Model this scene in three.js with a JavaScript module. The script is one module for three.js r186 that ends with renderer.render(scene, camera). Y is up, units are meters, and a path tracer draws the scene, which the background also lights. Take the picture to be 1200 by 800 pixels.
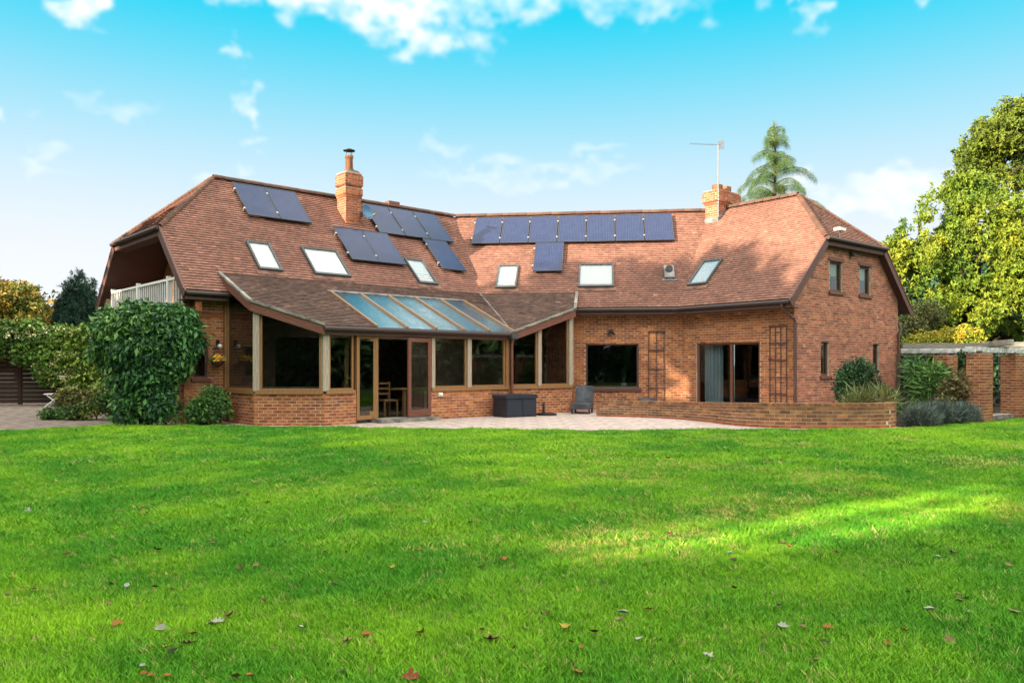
import * as THREE from 'three';
import { mergeVertices } from 'three/addons/utils/BufferGeometryUtils.js';

// ------------------------------------------------------------------ camera, sky, sun, exposure
const scene = new THREE.Scene();
const EYE = 1.43;
const camera = new THREE.PerspectiveCamera(2 * Math.atan(400 / 920) * 180 / Math.PI, 1.5, 0.1, 1500);
camera.position.set(0, EYE, 0);
camera.lookAt(0, EYE, -10);
camera.setViewOffset(1200, 800, 0, -28, 1200, 800);
const EXPOSURE = 2.9;
const SUN_EL = 20 * Math.PI / 180;
const SUN = new THREE.Vector3(-0.836 * Math.cos(SUN_EL), Math.sin(SUN_EL), 0.548 * Math.cos(SUN_EL)).normalize();
const sun = new THREE.DirectionalLight(new THREE.Color().setRGB(1.0, 0.84, 0.60), 5);
sun.position.copy(SUN).multiplyScalar(90).add(new THREE.Vector3(0, 0, -15));
sun.target.position.set(0, 0, -15);
sun.castShadow = true; sun.shadow.radius = 1.1; sun.shadow.mapSize.set(4096, 4096);
Object.assign(sun.shadow.camera, { left: -50, right: 50, top: 50, bottom: -50, near: 1, far: 220 });
scene.add(sun, sun.target);

// ------------------------------------------------------------------ random numbers and noise
function rng(seed) { let a = seed >>> 0; return () => { a = (a + 0x6D2B79F5) | 0; let t = Math.imul(a ^ (a >>> 15), 1 | a); t = (t + Math.imul(t ^ (t >>> 7), 61 | t)) ^ t; return ((t ^ (t >>> 14)) >>> 0) / 4294967296; }; }
const R0 = rng(7);
function hash3(x, y, z) { let h = Math.imul(x, 374761393) ^ Math.imul(y, 668265263) ^ Math.imul(z, 2147483647 ^ 1274126177); h = Math.imul(h ^ (h >>> 13), 1274126177); return ((h ^ (h >>> 16)) >>> 0) / 4294967296; }
function vnoise(x, y, z) {
  const xi = Math.floor(x), yi = Math.floor(y), zi = Math.floor(z), s = t => t * t * (3 - 2 * t);
  const u = s(x - xi), v = s(y - yi), w = s(z - zi), L = (a, b, t) => a + (b - a) * t;
  const f = (i, j, k) => hash3(xi + i, yi + j, zi + k);
  return L(L(L(f(0, 0, 0), f(1, 0, 0), u), L(f(0, 1, 0), f(1, 1, 0), u), v), L(L(f(0, 0, 1), f(1, 0, 1), u), L(f(0, 1, 1), f(1, 1, 1), u), v), w);
}
function fbm(x, y, z, o = 4) { let a = 0.5, s = 0, n = 0; for (let i = 0; i < o; i++) { s += a * vnoise(x, y, z); n += a; x *= 2.03; y *= 2.03; z *= 2.03; a *= 0.5; } return s / n; }
const clamp = (x, a, b) => Math.min(b, Math.max(a, x)), sstep = (a, b, x) => { const t = clamp((x - a) / (b - a), 0, 1); return t * t * (3 - 2 * t); }, mix = (a, b, t) => a + (b - a) * t;
const rad = d => d * Math.PI / 180;

// ------------------------------------------------------------------ the sky: clear air, small clouds in view, dense bright cloud added beyond the view
{
  const w = 2048, h = 1024, d = new Float32Array(w * h * 4);
  const puffs = [ // azimuth (deg right of the view axis), elevation, half widths, strength
    [-36, 24.6, 3.0, 1.6, 1], [-38.2, 23.4, 2.2, 1.2, .9], [-28.6, 22.2, 1.4, 1.0, .95], [-19, 24.6, 2.2, 1.2, .8], [-19, 20.4, .9, .5, .6], [-15.5, 24.8, 4.5, 1.2, .95], [-8, 24.3, 4.5, 1.8, 1], [-5.5, 22.6, 3.2, 1.1, .75], [0, 24.6, 3, 1.1, .7],
    [6.5, 25, 2.6, .9, .5], [10, 24.6, 2.4, 1.0, .5], [15, 24.6, 2.2, .9, .4], [21, 22.8, 1.3, .6, .7], [27.4, 23.9, .8, .6, .8], [-18, 17.5, .6, .7, .55], [-18, 15.4, 1.1, .5, .5], [-32.7, 15.2, 1, .45, .6], [-27, 16.2, 2.2, .5, .3],
    [26, 11, 5.5, 1.3, .9], [21, 12, 4, .8, .7], [2, 13.5, 7, .5, .35], [-4, 15.4, 2, .5, .35], [7, 15.2, 2, .5, .35], [-20.5, 13, 1, .4, .35], [-31, 12.5, 2.2, .4, .3]];
  for (let j = 0; j < h; j++) {
    const el = ((j + .5) / h - .5) * Math.PI, cy = Math.cos(el), sy = Math.sin(el), elD = el * 180 / Math.PI;
    for (let i = 0; i < w; i++) {
      const az = ((i + .5) / w - .5) * 2 * Math.PI, x = Math.cos(az) * cy, z = Math.sin(az) * cy, y = sy, k = (j * w + i) * 4;
      let r, g, b;
      if (el < 0) { r = .09; g = .12; b = .05; }
      else {
        const k1 = sstep(5, 26, elD), k2 = sstep(2, 27, elD), up = sstep(27, 80, elD);   // white haze low down, then cyan, then deeper blue
        r = mix(mix(.325, .0, k1), .004, up); g = mix(mix(.345, .235, k2), .185, up); b = mix(mix(.36, .325, k2), .33, up);
        const gl = Math.max(0, x * SUN.x + y * SUN.y + z * SUN.z); const a = .5 * Math.pow(gl, 5) + 1.0 * Math.pow(gl, 40);
        r += a; g += a * .93; b += a * .8;
        const azD = Math.atan2(x, -z) * 180 / Math.PI;
        let c = 0;
        if (elD > 2 && elD < 34 && Math.abs(azD) < 50) {
          const n1 = fbm(azD * .5, elD * .8, 3.1, 6) - .5, n2 = fbm(azD * .5, elD * .8, 9.7, 6) - .5;
          for (const [pa, pe, wa, we, st] of puffs) { const da = (azD + n1 * 7.5 - pa) / wa, de = (elD + n2 * 4.4 - pe) / we, e = da * da + de * de; if (e < 4) c = Math.max(c, st * sstep(2.2, .0, e)); }
          c *= clamp(2.6 * fbm(azD * .8, elD * 1.25, 5.5, 6) - .55, 0, 1.1);
        }
        const px = x / (y + .25) * 2.2, pz = z / (y + .25) * 2.2;
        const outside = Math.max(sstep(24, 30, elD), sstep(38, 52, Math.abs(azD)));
        if (outside > 0) c = Math.max(c, outside * sstep(.34, .56, fbm(px + 47.7, pz + 14.3, 1.3, 6)) * sstep(9, 27, elD));  // unseen bright cloud cover, added to fill the shade with light
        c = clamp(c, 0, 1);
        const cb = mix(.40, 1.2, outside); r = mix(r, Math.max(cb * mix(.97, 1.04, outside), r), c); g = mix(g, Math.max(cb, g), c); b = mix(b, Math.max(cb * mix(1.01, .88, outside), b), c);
      }
      d[k] = r; d[k + 1] = g; d[k + 2] = b; d[k + 3] = 1;
    }
  }
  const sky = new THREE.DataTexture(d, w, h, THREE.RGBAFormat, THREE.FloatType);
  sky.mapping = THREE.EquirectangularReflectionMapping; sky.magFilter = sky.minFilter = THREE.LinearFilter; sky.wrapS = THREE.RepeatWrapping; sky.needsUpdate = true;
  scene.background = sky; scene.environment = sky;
}

// ------------------------------------------------------------------ textures
function tex(size, fn, srgb = true, repeat = 1) {
  const d = new Uint8Array(size * size * 4);
  for (let j = 0; j < size; j++) for (let i = 0; i < size; i++) { const c = fn(i / size, j / size, i, j), k = (j * size + i) * 4; d[k] = clamp(c[0], 0, 1) * 255; d[k + 1] = clamp(c[1], 0, 1) * 255; d[k + 2] = clamp(c[2], 0, 1) * 255; d[k + 3] = 255; }
  const t = new THREE.DataTexture(d, size, size); t.wrapS = t.wrapT = THREE.RepeatWrapping; t.magFilter = THREE.LinearFilter; t.minFilter = THREE.LinearMipmapLinearFilter; t.generateMipmaps = true;
  if (srgb) t.colorSpace = THREE.SRGBColorSpace; t.repeat.set(repeat, repeat); t.needsUpdate = true; return t;
}
function pnoise(u, v, f, seed, o = 4) { // tiles over 0..1
  let a = .5, s = 0, n = 0; for (let i = 0; i < o; i++) { const x = u * f, y = v * f, xi = Math.floor(x), yi = Math.floor(y), q = t => t * t * (3 - 2 * t), p = q(x - xi), r = q(y - yi), h = (i0, j0) => hash3((xi + i0) % f, (yi + j0) % f, seed + i * 17);
    s += a * mix(mix(h(0, 0), h(1, 0), p), mix(h(0, 1), h(1, 1), p), r); n += a; f *= 2; a *= .55; } return s / n; }
const grey = v => [v, v, v];
const T = {
  rough: tex(256, (u, v, i, j) => grey(.72 + .42 * (pnoise(u, v, 8, 1, 5) - .5) + .16 * (hash3(i, j, 3) - .5) + .1)),
  roughB: tex(256, (u, v, i, j) => grey(.5 + .7 * (pnoise(u, v, 16, 2, 4) - .5) + .25 * (hash3(i, j, 5) - .5)), false),
  weather: tex(512, (u, v, i, j) => { const m = pnoise(u, v, 4, 11, 6), k = sstep(.55, .72, pnoise(u, v, 9, 31, 5)); const b = .62 + .6 * (m - .4) + .12 * (hash3(i, j, 9) - .5); return [b * (1 - .22 * k), b * (1 - .16 * k), b * (1 - .12 * k)]; }),
  wood: tex(256, (u, v, i, j) => { const n = pnoise(u, v, 4, 21, 4), g = .5 + .5 * Math.sin((v * 14 + n * 2.4) * 6.283), s = hash3(i >> 5, j, 4); return grey(.66 + .17 * g + .16 * s); }),
  woodV: tex(256, (u, v, i, j) => { const n = pnoise(u, v, 4, 21, 4), g = .5 + .5 * Math.sin((u * 14 + n * 2.4) * 6.283), s = hash3(j >> 5, i, 4); return grey(.74 + .1 * g + .13 * s); }),
  soil: tex(512, (u, v, i, j) => { const n = pnoise(u, v, 8, 41, 6), s = hash3(i, j, 8); return [.62 + .5 * (n - .5) + .25 * (s - .5), .62 + .5 * (n - .5) + .25 * (s - .5), .6 + .5 * (n - .5) + .25 * (s - .5)]; }),
  cell: tex(512, (u, v, i, j) => { const cx = (u * 6) % 1, cy = (v * 10) % 1, e = Math.min(cx, 1 - cx) < .022 || Math.min(cy, 1 - cy) < .014, bus = Math.abs(cx - .3) < .018 || Math.abs(cx - .7) < .018; const n = .06 * (pnoise(u, v, 8, 51, 3) - .5); return e ? [.22, .26, .34] : bus ? [.30, .34, .42] : [.08 + n, .14 + n, .30 + n]; }),
};
const std = (o) => new THREE.MeshStandardMaterial(o);
const lin = (r, g, b) => new THREE.Color().setRGB(r, g, b);
const M = {
  brick: std({ color: 0xffffff, vertexColors: true, map: T.rough, bumpMap: T.roughB, bumpScale: .004, roughness: .93 }),
  mortar: std({ color: lin(.86, .68, .50), map: T.rough, bumpMap: T.roughB, bumpScale: .003, roughness: .96 }),
  tile: std({ color: 0xffffff, vertexColors: true, map: T.rough, bumpMap: T.roughB, bumpScale: .003, roughness: .88 }),
  brownPaint: std({ color: lin(.15, .07, .058), map: T.wood, roughness: .55 }),
  brownDark: std({ color: lin(.15, .07, .058), map: T.wood, roughness: .7 }),
  redWood: std({ color: lin(.24, .085, .055), map: T.wood, roughness: .6 }),
  oak: std({ color: lin(.38, .19, .07), map: T.woodV, roughness: .62 }),
  greyOak: std({ color: lin(.52, .43, .34), map: T.woodV, bumpMap: T.woodV, bumpScale: .002, roughness: .88 }),
  copperBar: std({ color: lin(.42, .24, .13), map: T.wood, roughness: .5 }),
  gutter: std({ color: lin(.05, .03, .03), roughness: .6 }),
  pale: std({ color: lin(.50, .46, .40), map: T.weather, roughness: .95 }),
  lead: std({ color: lin(.42, .40, .40), map: T.weather, roughness: .7 }),
  dark: std({ color: lin(.018, .018, .02), roughness: .6 }),
  darkGrey: std({ color: lin(.06, .065, .07), roughness: .5 }),
  alu: std({ color: lin(.45, .46, .48), metalness: .9, roughness: .35 }),
  panelFrame: std({ color: lin(.05, .055, .07), metalness: .6, roughness: .4 }),
  white: std({ color: lin(.84, .84, .81), roughness: .6 }),
  plaster: std({ color: lin(.40, .37, .33), map: T.rough, roughness: .95 }),
  floor: std({ color: lin(.11, .08, .055), map: T.wood, roughness: .7 }),
  glass: new THREE.MeshPhysicalMaterial({ color: lin(.66, .70, .70), transmission: 1, thickness: 0, roughness: .015, ior: 1.5 }),
  clearGlass: new THREE.MeshPhysicalMaterial({ color: lin(.95, .97, .98), transmission: 1, thickness: 0, roughness: .015, ior: 1.5 }),
  roofGlass: new THREE.MeshPhysicalMaterial({ color: lin(.93, .96, .97), transmission: 1, thickness: 0, roughness: .02, ior: 1.7, bumpMap: T.weather, bumpScale: .006 }),   // double glazing with a reflective coating, old and slightly rippled
  greenGlass: new THREE.MeshPhysicalMaterial({ color: lin(.75, .86, .78), transmission: 1, thickness: 0, roughness: .02, ior: 1.55 }),
  cell: new THREE.MeshPhysicalMaterial({ map: T.cell, roughness: .3, ior: 1.2, clearcoat: .28, clearcoatRoughness: .05 }),
  blind_or_sky_sheen: std({ color: lin(.38, .39, .40), roughness: .9 }),  // gable blinds, and the skylight sheets painted pale for mirrored sky
  curtain: std({ color: lin(.70, .76, .82), roughness: .95, side: THREE.DoubleSide }),
  soil: std({ color: lin(.10, .065, .04), map: T.soil, bumpMap: T.soil, bumpScale: .03, roughness: 1 }),
  trunk: std({ color: lin(.11, .075, .05), map: T.wood, bumpMap: T.soil, bumpScale: .03, roughness: .95 }),
  brass: std({ color: lin(.65, .48, .2), metalness: .8, roughness: .35 }),
  steel: std({ color: lin(.20, .21, .23), metalness: .6, roughness: .5 }),
  leaf: std({ color: 0xffffff, roughness: .7, side: THREE.DoubleSide }),
  needle: std({ color: 0xffffff, roughness: .85, side: THREE.DoubleSide }),
  grass: std({ color: 0xffffff, roughness: .8, side: THREE.DoubleSide }),
};

// ------------------------------------------------------------------ geometry builder
const V = (x, y, z) => new THREE.Vector3(x, y, z);
class GB {
  constructor() { this.p = []; this.n = []; this.uv = []; this.c = []; this.i = []; this.col = null; this.k = 0; this.off = [0, 0]; }
  color(c) { this.col = c; return this; }
  vert(p, n, u, v) { this.p.push(p.x, p.y, p.z); this.n.push(n.x, n.y, n.z); this.uv.push(u + this.off[0], v + this.off[1]); const c = this.col || [1, 1, 1]; this.c.push(c[0], c[1], c[2]); return this.k++; }
  quad(a, b, c, d) {
    const e = b.clone().sub(a), f = d.clone().sub(a), g = c.clone().sub(a), n = e.clone().cross(g).add(g.clone().cross(f)).normalize(), le = e.length(), lf = f.length();
    const i = this.vert(a, n, 0, 0); this.vert(b, n, le, 0); this.vert(c, n, le, lf); this.vert(d, n, 0, lf); this.i.push(i, i + 1, i + 2, i, i + 2, i + 3); return this;
  }
  tri(a, b, c) { const n = b.clone().sub(a).cross(c.clone().sub(a)).normalize(); const i = this.vert(a, n, 0, 0); this.vert(b, n, a.distanceTo(b), 0); this.vert(c, n, 0, a.distanceTo(c)); this.i.push(i, i + 1, i + 2); return this; }
  hex(q) { const [a, b, c, d, e, f, g, h] = q; return this.quad(e, f, g, h).quad(b, a, d, c).quad(a, b, f, e).quad(d, h, g, c).quad(b, c, g, f).quad(a, e, h, d); }   // abcd back, efgh front, each anticlockwise seen from the front
  box(x0, x1, y0, y1, z0, z1) { return this.hex([V(x0, y0, z0), V(x1, y0, z0), V(x1, y1, z0), V(x0, y1, z0), V(x0, y0, z1), V(x1, y0, z1), V(x1, y1, z1), V(x0, y1, z1)]); }
  bar(a, b, w, h, up = V(0, 1, 0)) { // box along a-b, w across, h along up
    const t = b.clone().sub(a).normalize(), s = t.clone().cross(up).normalize(), u = s.clone().cross(t).normalize(), P = (o, i, j) => o.clone().addScaledVector(s, i * w / 2).addScaledVector(u, j * h / 2);
    return this.hex([P(a, -1, -1), P(b, -1, -1), P(b, -1, 1), P(a, -1, 1), P(a, 1, -1), P(b, 1, -1), P(b, 1, 1), P(a, 1, 1)]);
  }
  prism(poly, z0, z1, holes = []) { // poly: [[x,y]...]
    const cv = poly.map(q => new THREE.Vector2(...q)), hv = holes.map(h => h.map(q => new THREE.Vector2(...q)));
    if (THREE.ShapeUtils.isClockWise(cv)) cv.reverse(); hv.forEach(h => { if (!THREE.ShapeUtils.isClockWise(h)) h.reverse(); });
    const tr = THREE.ShapeUtils.triangulateShape(cv, hv), all = cv.concat(...hv);
    for (const [z, s] of [[z1, 1], [z0, -1]]) { const base = this.k; for (const q of all) this.vert(V(q.x, q.y, z), V(0, 0, s), q.x, q.y); for (const [a, b, c] of tr) s > 0 ? this.i.push(base + a, base + b, base + c) : this.i.push(base + a, base + c, base + b); }
    for (const ring of [cv, ...hv]) for (let k = 0; k < ring.length; k++) { const a = ring[k], b = ring[(k + 1) % ring.length]; this.quad(V(a.x, a.y, z0), V(b.x, b.y, z0), V(b.x, b.y, z1), V(a.x, a.y, z1)); }
    return this;
  }
  tube(pts, rads, seg = 8, cap = true) {
    const n = pts.length; let prev = null, rings = [], len = 0;
    for (let k = 0; k < n; k++) {
      const t = pts[Math.min(k + 1, n - 1)].clone().sub(pts[Math.max(k - 1, 0)]).normalize();
      let s = prev ? prev.clone().addScaledVector(t, -prev.dot(t)) : (Math.abs(t.y) < .9 ? V(0, 1, 0) : V(1, 0, 0)).cross(t); s.normalize(); prev = s; const u = t.clone().cross(s);
      if (k) len += pts[k].distanceTo(pts[k - 1]); const r = Array.isArray(rads) ? rads[k] : rads, ring = [];
      for (let q = 0; q <= seg; q++) { const a = q / seg * 6.28318, d = s.clone().multiplyScalar(Math.cos(a)).addScaledVector(u, Math.sin(a)); ring.push(this.vert(pts[k].clone().addScaledVector(d, r), d, len, q / seg * 6.28 * (Array.isArray(rads) ? rads[0] : rads))); }
      rings.push(ring);
    }
    for (let k = 0; k < n - 1; k++) for (let q = 0; q < seg; q++) { const a = rings[k][q], b = rings[k][q + 1], c = rings[k + 1][q + 1], d = rings[k + 1][q]; this.i.push(a, b, c, a, c, d); }
    if (cap) for (const [k, s] of [[0, -1], [n - 1, 1]]) { const t = pts[Math.min(k + 1, n - 1)].clone().sub(pts[Math.max(k - 1, 0)]).normalize().multiplyScalar(s); const c = this.vert(pts[k], t, 0, 0); const ring = rings[k].map((id) => { const o = id * 3; return this.vert(V(this.p[o], this.p[o + 1], this.p[o + 2]), t, .1, .1); }); for (let q = 0; q < seg; q++) s > 0 ? this.i.push(c, ring[q], ring[q + 1]) : this.i.push(c, ring[q + 1], ring[q]); }
    return this;
  }
  geo() {
    const g = new THREE.BufferGeometry(); g.setAttribute('position', new THREE.Float32BufferAttribute(this.p, 3)); g.setAttribute('normal', new THREE.Float32BufferAttribute(this.n, 3)); g.setAttribute('uv', new THREE.Float32BufferAttribute(this.uv, 2));
    if (this.col) g.setAttribute('color', new THREE.Float32BufferAttribute(this.c, 3)); g.setIndex(this.i); return g;
  }
}
const B = (...a) => new GB().box(...a);

// ------------------------------------------------------------------ things, parts, frames
const used = {};
function numbered(n) { used[n] = (used[n] || 0) + 1; return used[n] === 1 ? n : n + '_' + String(used[n] - 1).padStart(3, '0'); }
const ID = new THREE.Matrix4();
function frame(X, Z, deg = 0, y = 0) { return new THREE.Matrix4().makeRotationY(rad(deg)).setPosition(X, y, -Z); }   // X right, Z metres ahead of the camera; local z faces the viewer side
function place(o, parent, fr) { parent.add(o); parent.updateWorldMatrix(true, false); new THREE.Matrix4().copy(parent.matrixWorld).invert().multiply(fr).decompose(o.position, o.quaternion, o.scale); o.updateMatrix(); return o; }
function thing(name, label, category, fr, group) { const o = new THREE.Group(); o.name = numbered(name); o.userData = { label, category }; if (group) o.userData.group = group; place(o, scene, fr); return o; }
function part(name, g, mat, parent, fr) { const m = new THREE.Mesh(g.isBufferGeometry ? g : g.geo(), mat); m.name = name; m.castShadow = m.receiveShadow = true; if (fr) place(m, parent, fr); else parent.add(m); return m; }
function structure(name, g, mat, fr = ID) { const m = part(numbered(name), g, mat, scene, fr); m.userData.kind = 'structure'; return m; }
function single(name, g, mat, fr, label, category, group) { const m = part(numbered(name), g, mat, scene, fr); m.userData = { label, category }; if (group) m.userData.group = group; return m; }
const stuff = m => { m.userData.kind = 'stuff'; return m; };
function copyOf(o, fr, label, group) { const c = o.clone(); c.name = numbered(o.name.replace(/_\d{3}$/, '')); c.userData = { ...o.userData }; if (label) c.userData.label = label; if (group) c.userData.group = group; place(c, scene, fr); return c; }
const at = (px, py, h = 0) => { const Z = (EYE - h) * 920 / (py - 428); return [(px - 600) / 920 * Z, Z]; };   // a point of the ground, measured on the photograph

// ------------------------------------------------------------------ plan of the house
const AL = 42.4, AC = -6.8, AR = -50.5, PT = Math.tan(rad(44.5)), EAVE = 3.24, HW = 3.70, RIDGE = EAVE + HW * PT;
const dir = a => [Math.cos(rad(a)), Math.sin(rad(a))];
const J1 = [-2.108, 28.918], J2 = [J1[0] + dir(AC)[0] * 9.21, J1[1] + dir(AC)[1] * 9.21];
const FL = frame(...J1, AL), FC = frame(...J1, AC), FR = frame(...J2, AR);   // local x along the ridge, y up, z towards the garden
const tL = Math.tan(rad((AL - AC) / 2)), tR = Math.tan(rad((AC - AR) / 2));
const uLv = -11.08, uLr = -8.958, sLh = 1.94, uRv = 5.33, uRr = 3.417, sRh = 1.78;
const roofH = s => RIDGE - Math.abs(s) * PT, consH = s => 3.745 - .444 * (s - 3.18);
const toW = (fr, x, y, z) => V(x, y, z).applyMatrix4(fr);

const house = thing('brick_house', 'long red brick house with tiled half-hipped roof in three angled wings', 'house', frame(-1, 25, 0));

// ---- bricks
const brickTones = [[.36, .125, .055], [.31, .10, .05], [.40, .15, .065], [.27, .085, .045], [.34, .115, .05], [.22, .075, .045]].map(c => [c[0] * 1.9, c[1] * 1.9, c[2] * 1.55]);
const gableTones = [[.62, .225, .125], [.55, .19, .11], [.66, .26, .15], [.37, .13, .09], [.58, .205, .12], [.46, .16, .10]];
function layBricks(o) {
  const out = [], { x0, x1, y0, y1, open = [], lim, seed = 1, L = .211, H = .061 } = o, r = rng(seed), px = .225, py = .075;
  let row = 0;
  for (let y = y0; y < y1 - .02; y += py, row++) {
    const ya = y, yb = Math.min(y + H, y1), ym = (ya + yb) / 2; let [a, b] = lim ? lim(ym) : [x0, x1]; a = Math.max(a, x0); b = Math.min(b, x1); if (b - a < .03) continue;
    for (let x = x0 - px + (row % 2) * px / 2; x < b; x += px) {
      let segs = [[Math.max(x, a), Math.min(x + L, b)]];
      for (const [ox0, ox1, oy0, oy1] of open) if (ym > oy0 && ym < oy1) segs = segs.flatMap(([p, q]) => q <= ox0 || p >= ox1 ? [[p, q]] : [[p, Math.min(q, ox0)], [Math.max(p, ox1), q]].filter(([m, n]) => n - m > .02));
      for (const [p, q] of segs) if (q - p > .025) out.push({ x0: p, x1: q, y0: ya, y1: yb, dz: (r() - .5) * .005, t: Math.floor(r() * 6), f: .85 + .3 * r(), full: q - p > L - .002 && yb - ya > H - .002 });
    }
  }
  return out;
}
function brickBoxes(list, tones, gb = new GB(), z = 0, proud = .006) {
  for (const b of list) { const c = tones[b.t]; gb.color(c.map(v => v * b.f)); gb.off = [(b.x0 * 7.3) % 1, (b.y0 * 5.1) % 1]; const zz = z + proud + b.dz;
    const e = .0; gb.quad(V(b.x0, b.y0, zz), V(b.x1, b.y0, zz), V(b.x1, b.y1, zz), V(b.x0, b.y1, zz)).quad(V(b.x0, b.y1, zz), V(b.x1, b.y1, zz), V(b.x1, b.y1, z), V(b.x0, b.y1, z)).quad(V(b.x0, b.y0, z), V(b.x1, b.y0, z), V(b.x1, b.y0, zz), V(b.x0, b.y0, zz)).quad(V(b.x0, b.y0, z), V(b.x0, b.y0, zz), V(b.x0, b.y1, zz), V(b.x0, b.y1, z)).quad(V(b.x1, b.y0, zz), V(b.x1, b.y0, z), V(b.x1, b.y1, z), V(b.x1, b.y1, zz)); }
  return gb;
}
const brickMats = brickTones.flatMap(c => [.88, 1.08].map(f => std({ color: lin(...c.map(v => v * f)), map: T.rough, bumpMap: T.roughB, bumpScale: .004, roughness: .93 })));
const brickGeo = B(-.1055, .1055, -.0305, .0305, -.04, 0).geo();
function looseBricks(list, parent, fr, max) { // bricks that show large: each a mesh
  let k = 0; for (const b of list) { if (!b.full || k >= max) continue; k++; b.taken = true; part('brick', brickGeo, brickMats[b.t * 2 + (b.f > 1 ? 1 : 0)], parent, fr.clone().multiply(new THREE.Matrix4().setPosition((b.x0 + b.x1) / 2, (b.y0 + b.y1) / 2, .006 + b.dz))); }
  return list.filter(b => !b.taken);
}
function brickWall(name, poly, holes, fr, o, max = 0, tones = brickTones, thick = .22) {
  const w = part(name, new GB().prism(poly, -thick, 0, holes.map(([a, b, c, d]) => [[a, c], [b, c], [b, d], [a, d]])), M.mortar, house, fr);
  let list = layBricks({ ...o, open: holes }); if (max) list = looseBricks(list, w, fr, max);
  if (list.length) { const m = stuff(part('brickwork', brickBoxes(list, tones), M.brick, w, fr)); m.userData.label = 'courses of red brick in pale mortar'; }
  return w;
}

// ---- windows in walls
function windowPart(fr, x0, x1, y0, y1, { mull = [], fm = M.brownPaint, fw = .06, glass = M.glass, sill = null, back = .06, name = 'window', label } = {}) {
  const w = part(name, new GB().box(x0, x1, y0, y0 + fw, -back - .07, -back).box(x0, x1, y1 - fw, y1, -back - .07, -back).box(x0, x0 + fw, y0 + fw, y1 - fw, -back - .07, -back).box(x1 - fw, x1, y0 + fw, y1 - fw, -back - .07, -back), fm, house, fr);
  if (label) w.userData.label = label;
  const xs = [x0 + fw, ...mull, x1 - fw];
  for (const m of mull) part('mullion', B(m - .04, m + .04, y0 + fw, y1 - fw, -back - .068, -back + .01), fm, w, fr);
  for (let k = 0; k < xs.length - 1; k++) part('pane', B(xs[k], xs[k + 1], y0 + fw * .9, y1 - fw * .9, -back - .04, -back - .034), glass, w, fr);
  if (sill) part('sill', B(x0 - sill, x1 + sill, y0 - .09, y0 - .002, -.12, .055), M.redWood, w, fr);
  return w;
}

// ---- walls
const SW = 3.15, SWL = 3.25;
const uCR = 9.21 - tR * SW, uRC = tR * SW;
{ // middle wing, garden side
  const f = FC.clone().multiply(new THREE.Matrix4().setPosition(0, 0, SW)), x0 = tL * SW, win = [4.88, 6.57, .70, 2.13], doorIn = [2.2, 3.4, .05, 2.15];
  brickWall('wall', [[x0, 0], [uCR, 0], [uCR, 3.5], [x0, 3.5]], [win, doorIn], f, { x0: 4.3, x1: uCR, y0: .01, y1: 3.4, seed: 11 });
  windowPart(f, ...win, { sill: null, label: 'wide fixed window with dark brown frame' });
  part('sill', B(4.8, 6.65, .60, .698, -.15, .06), M.brownPaint, house, f);
}
{ // right wing, garden side
  const f = FR.clone().multiply(new THREE.Matrix4().setPosition(0, 0, SW)), door = [1.78, 4.04, .04, 2.13];
  brickWall('wall', [[uRC, 0], [5.12, 0], [5.12, 3.5], [uRC, 3.5]], [door], f, { x0: uRC, x1: 5.12, y0: .01, y1: 3.4, seed: 12 });
  windowPart(f, ...door, { name: 'patio_door', mull: [3.03], fw: .075, fm: M.redWood, label: 'sliding glass patio door with red brown frame' });
  const c = new GB(); let prev = null; for (let k = 0; k <= 60; k++) { const x = 1.9 + .62 * k / 60, z = -.33 + .045 * Math.sin(k * .9) + .015 * Math.sin(k * 2.3), q = [V(x, .08, z + .02 * Math.sin(k * .5)), V(x, 2.08, z)]; if (prev) c.quad(prev[0], q[0], q[1], prev[1]); prev = q; }
  single('curtain', mergeVertices(c.geo()), M.curtain, f, 'pale blue grey curtain hanging inside the sliding patio door', 'curtain');
}
const FG = frame(J2[0] + dir(AR)[0] * 5.12, J2[1] + dir(AR)[1] * 5.12, AR + 90);   // right gable: local x towards the back, z faces out
{
  const holes = [[-1.215, -.454, 3.62, 4.52], [.574, 1.306, 3.62, 4.52], [-1.715, -1.235, 1.12, 2.14], [1.43, 1.87, 1.12, 2.14]];
  const top = 5.15, lim = y => { const a = Math.min(SW, (RIDGE - .22 - y) / PT); return [-a, a]; };
  const xt = (RIDGE - .22 - top) / PT, yk = RIDGE - .22 - SW * PT;
  brickWall('gable_wall', [[-SW, 0], [SW, 0], [SW, yk], [xt, top], [-xt, top], [-SW, yk]], holes, FG, { x0: -SW, x1: SW, y0: .01, y1: 5.1, lim, seed: 13 }, 0, gableTones);
  for (const h of holes) windowPart(FG, ...h, { sill: .06, fw: .07, glass: M.greenGlass, label: h[2] > 3 ? 'small upper casement window with brown frame' : 'narrow ground floor slit window' });
  for (const h of holes) if (h[2] > 3) { part('lintel', B(h[0] - .07, h[1] + .07, h[3] + .003, h[3] + .10, -.06, .03), M.redWood, house, FG); part('blind_or_sky_sheen', B(h[0] + .08, h[1] - .08, h[3] - .42, h[3] - .07, -.175, -.165), M.blind_or_sky_sheen, house, FG); }
  part('security_light', new GB().box(-.06, .06, 4.80, 4.86, .0, .10).box(-.09, .09, 4.74, 4.80, .06, .16), M.dark, house, FG);
}
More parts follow.
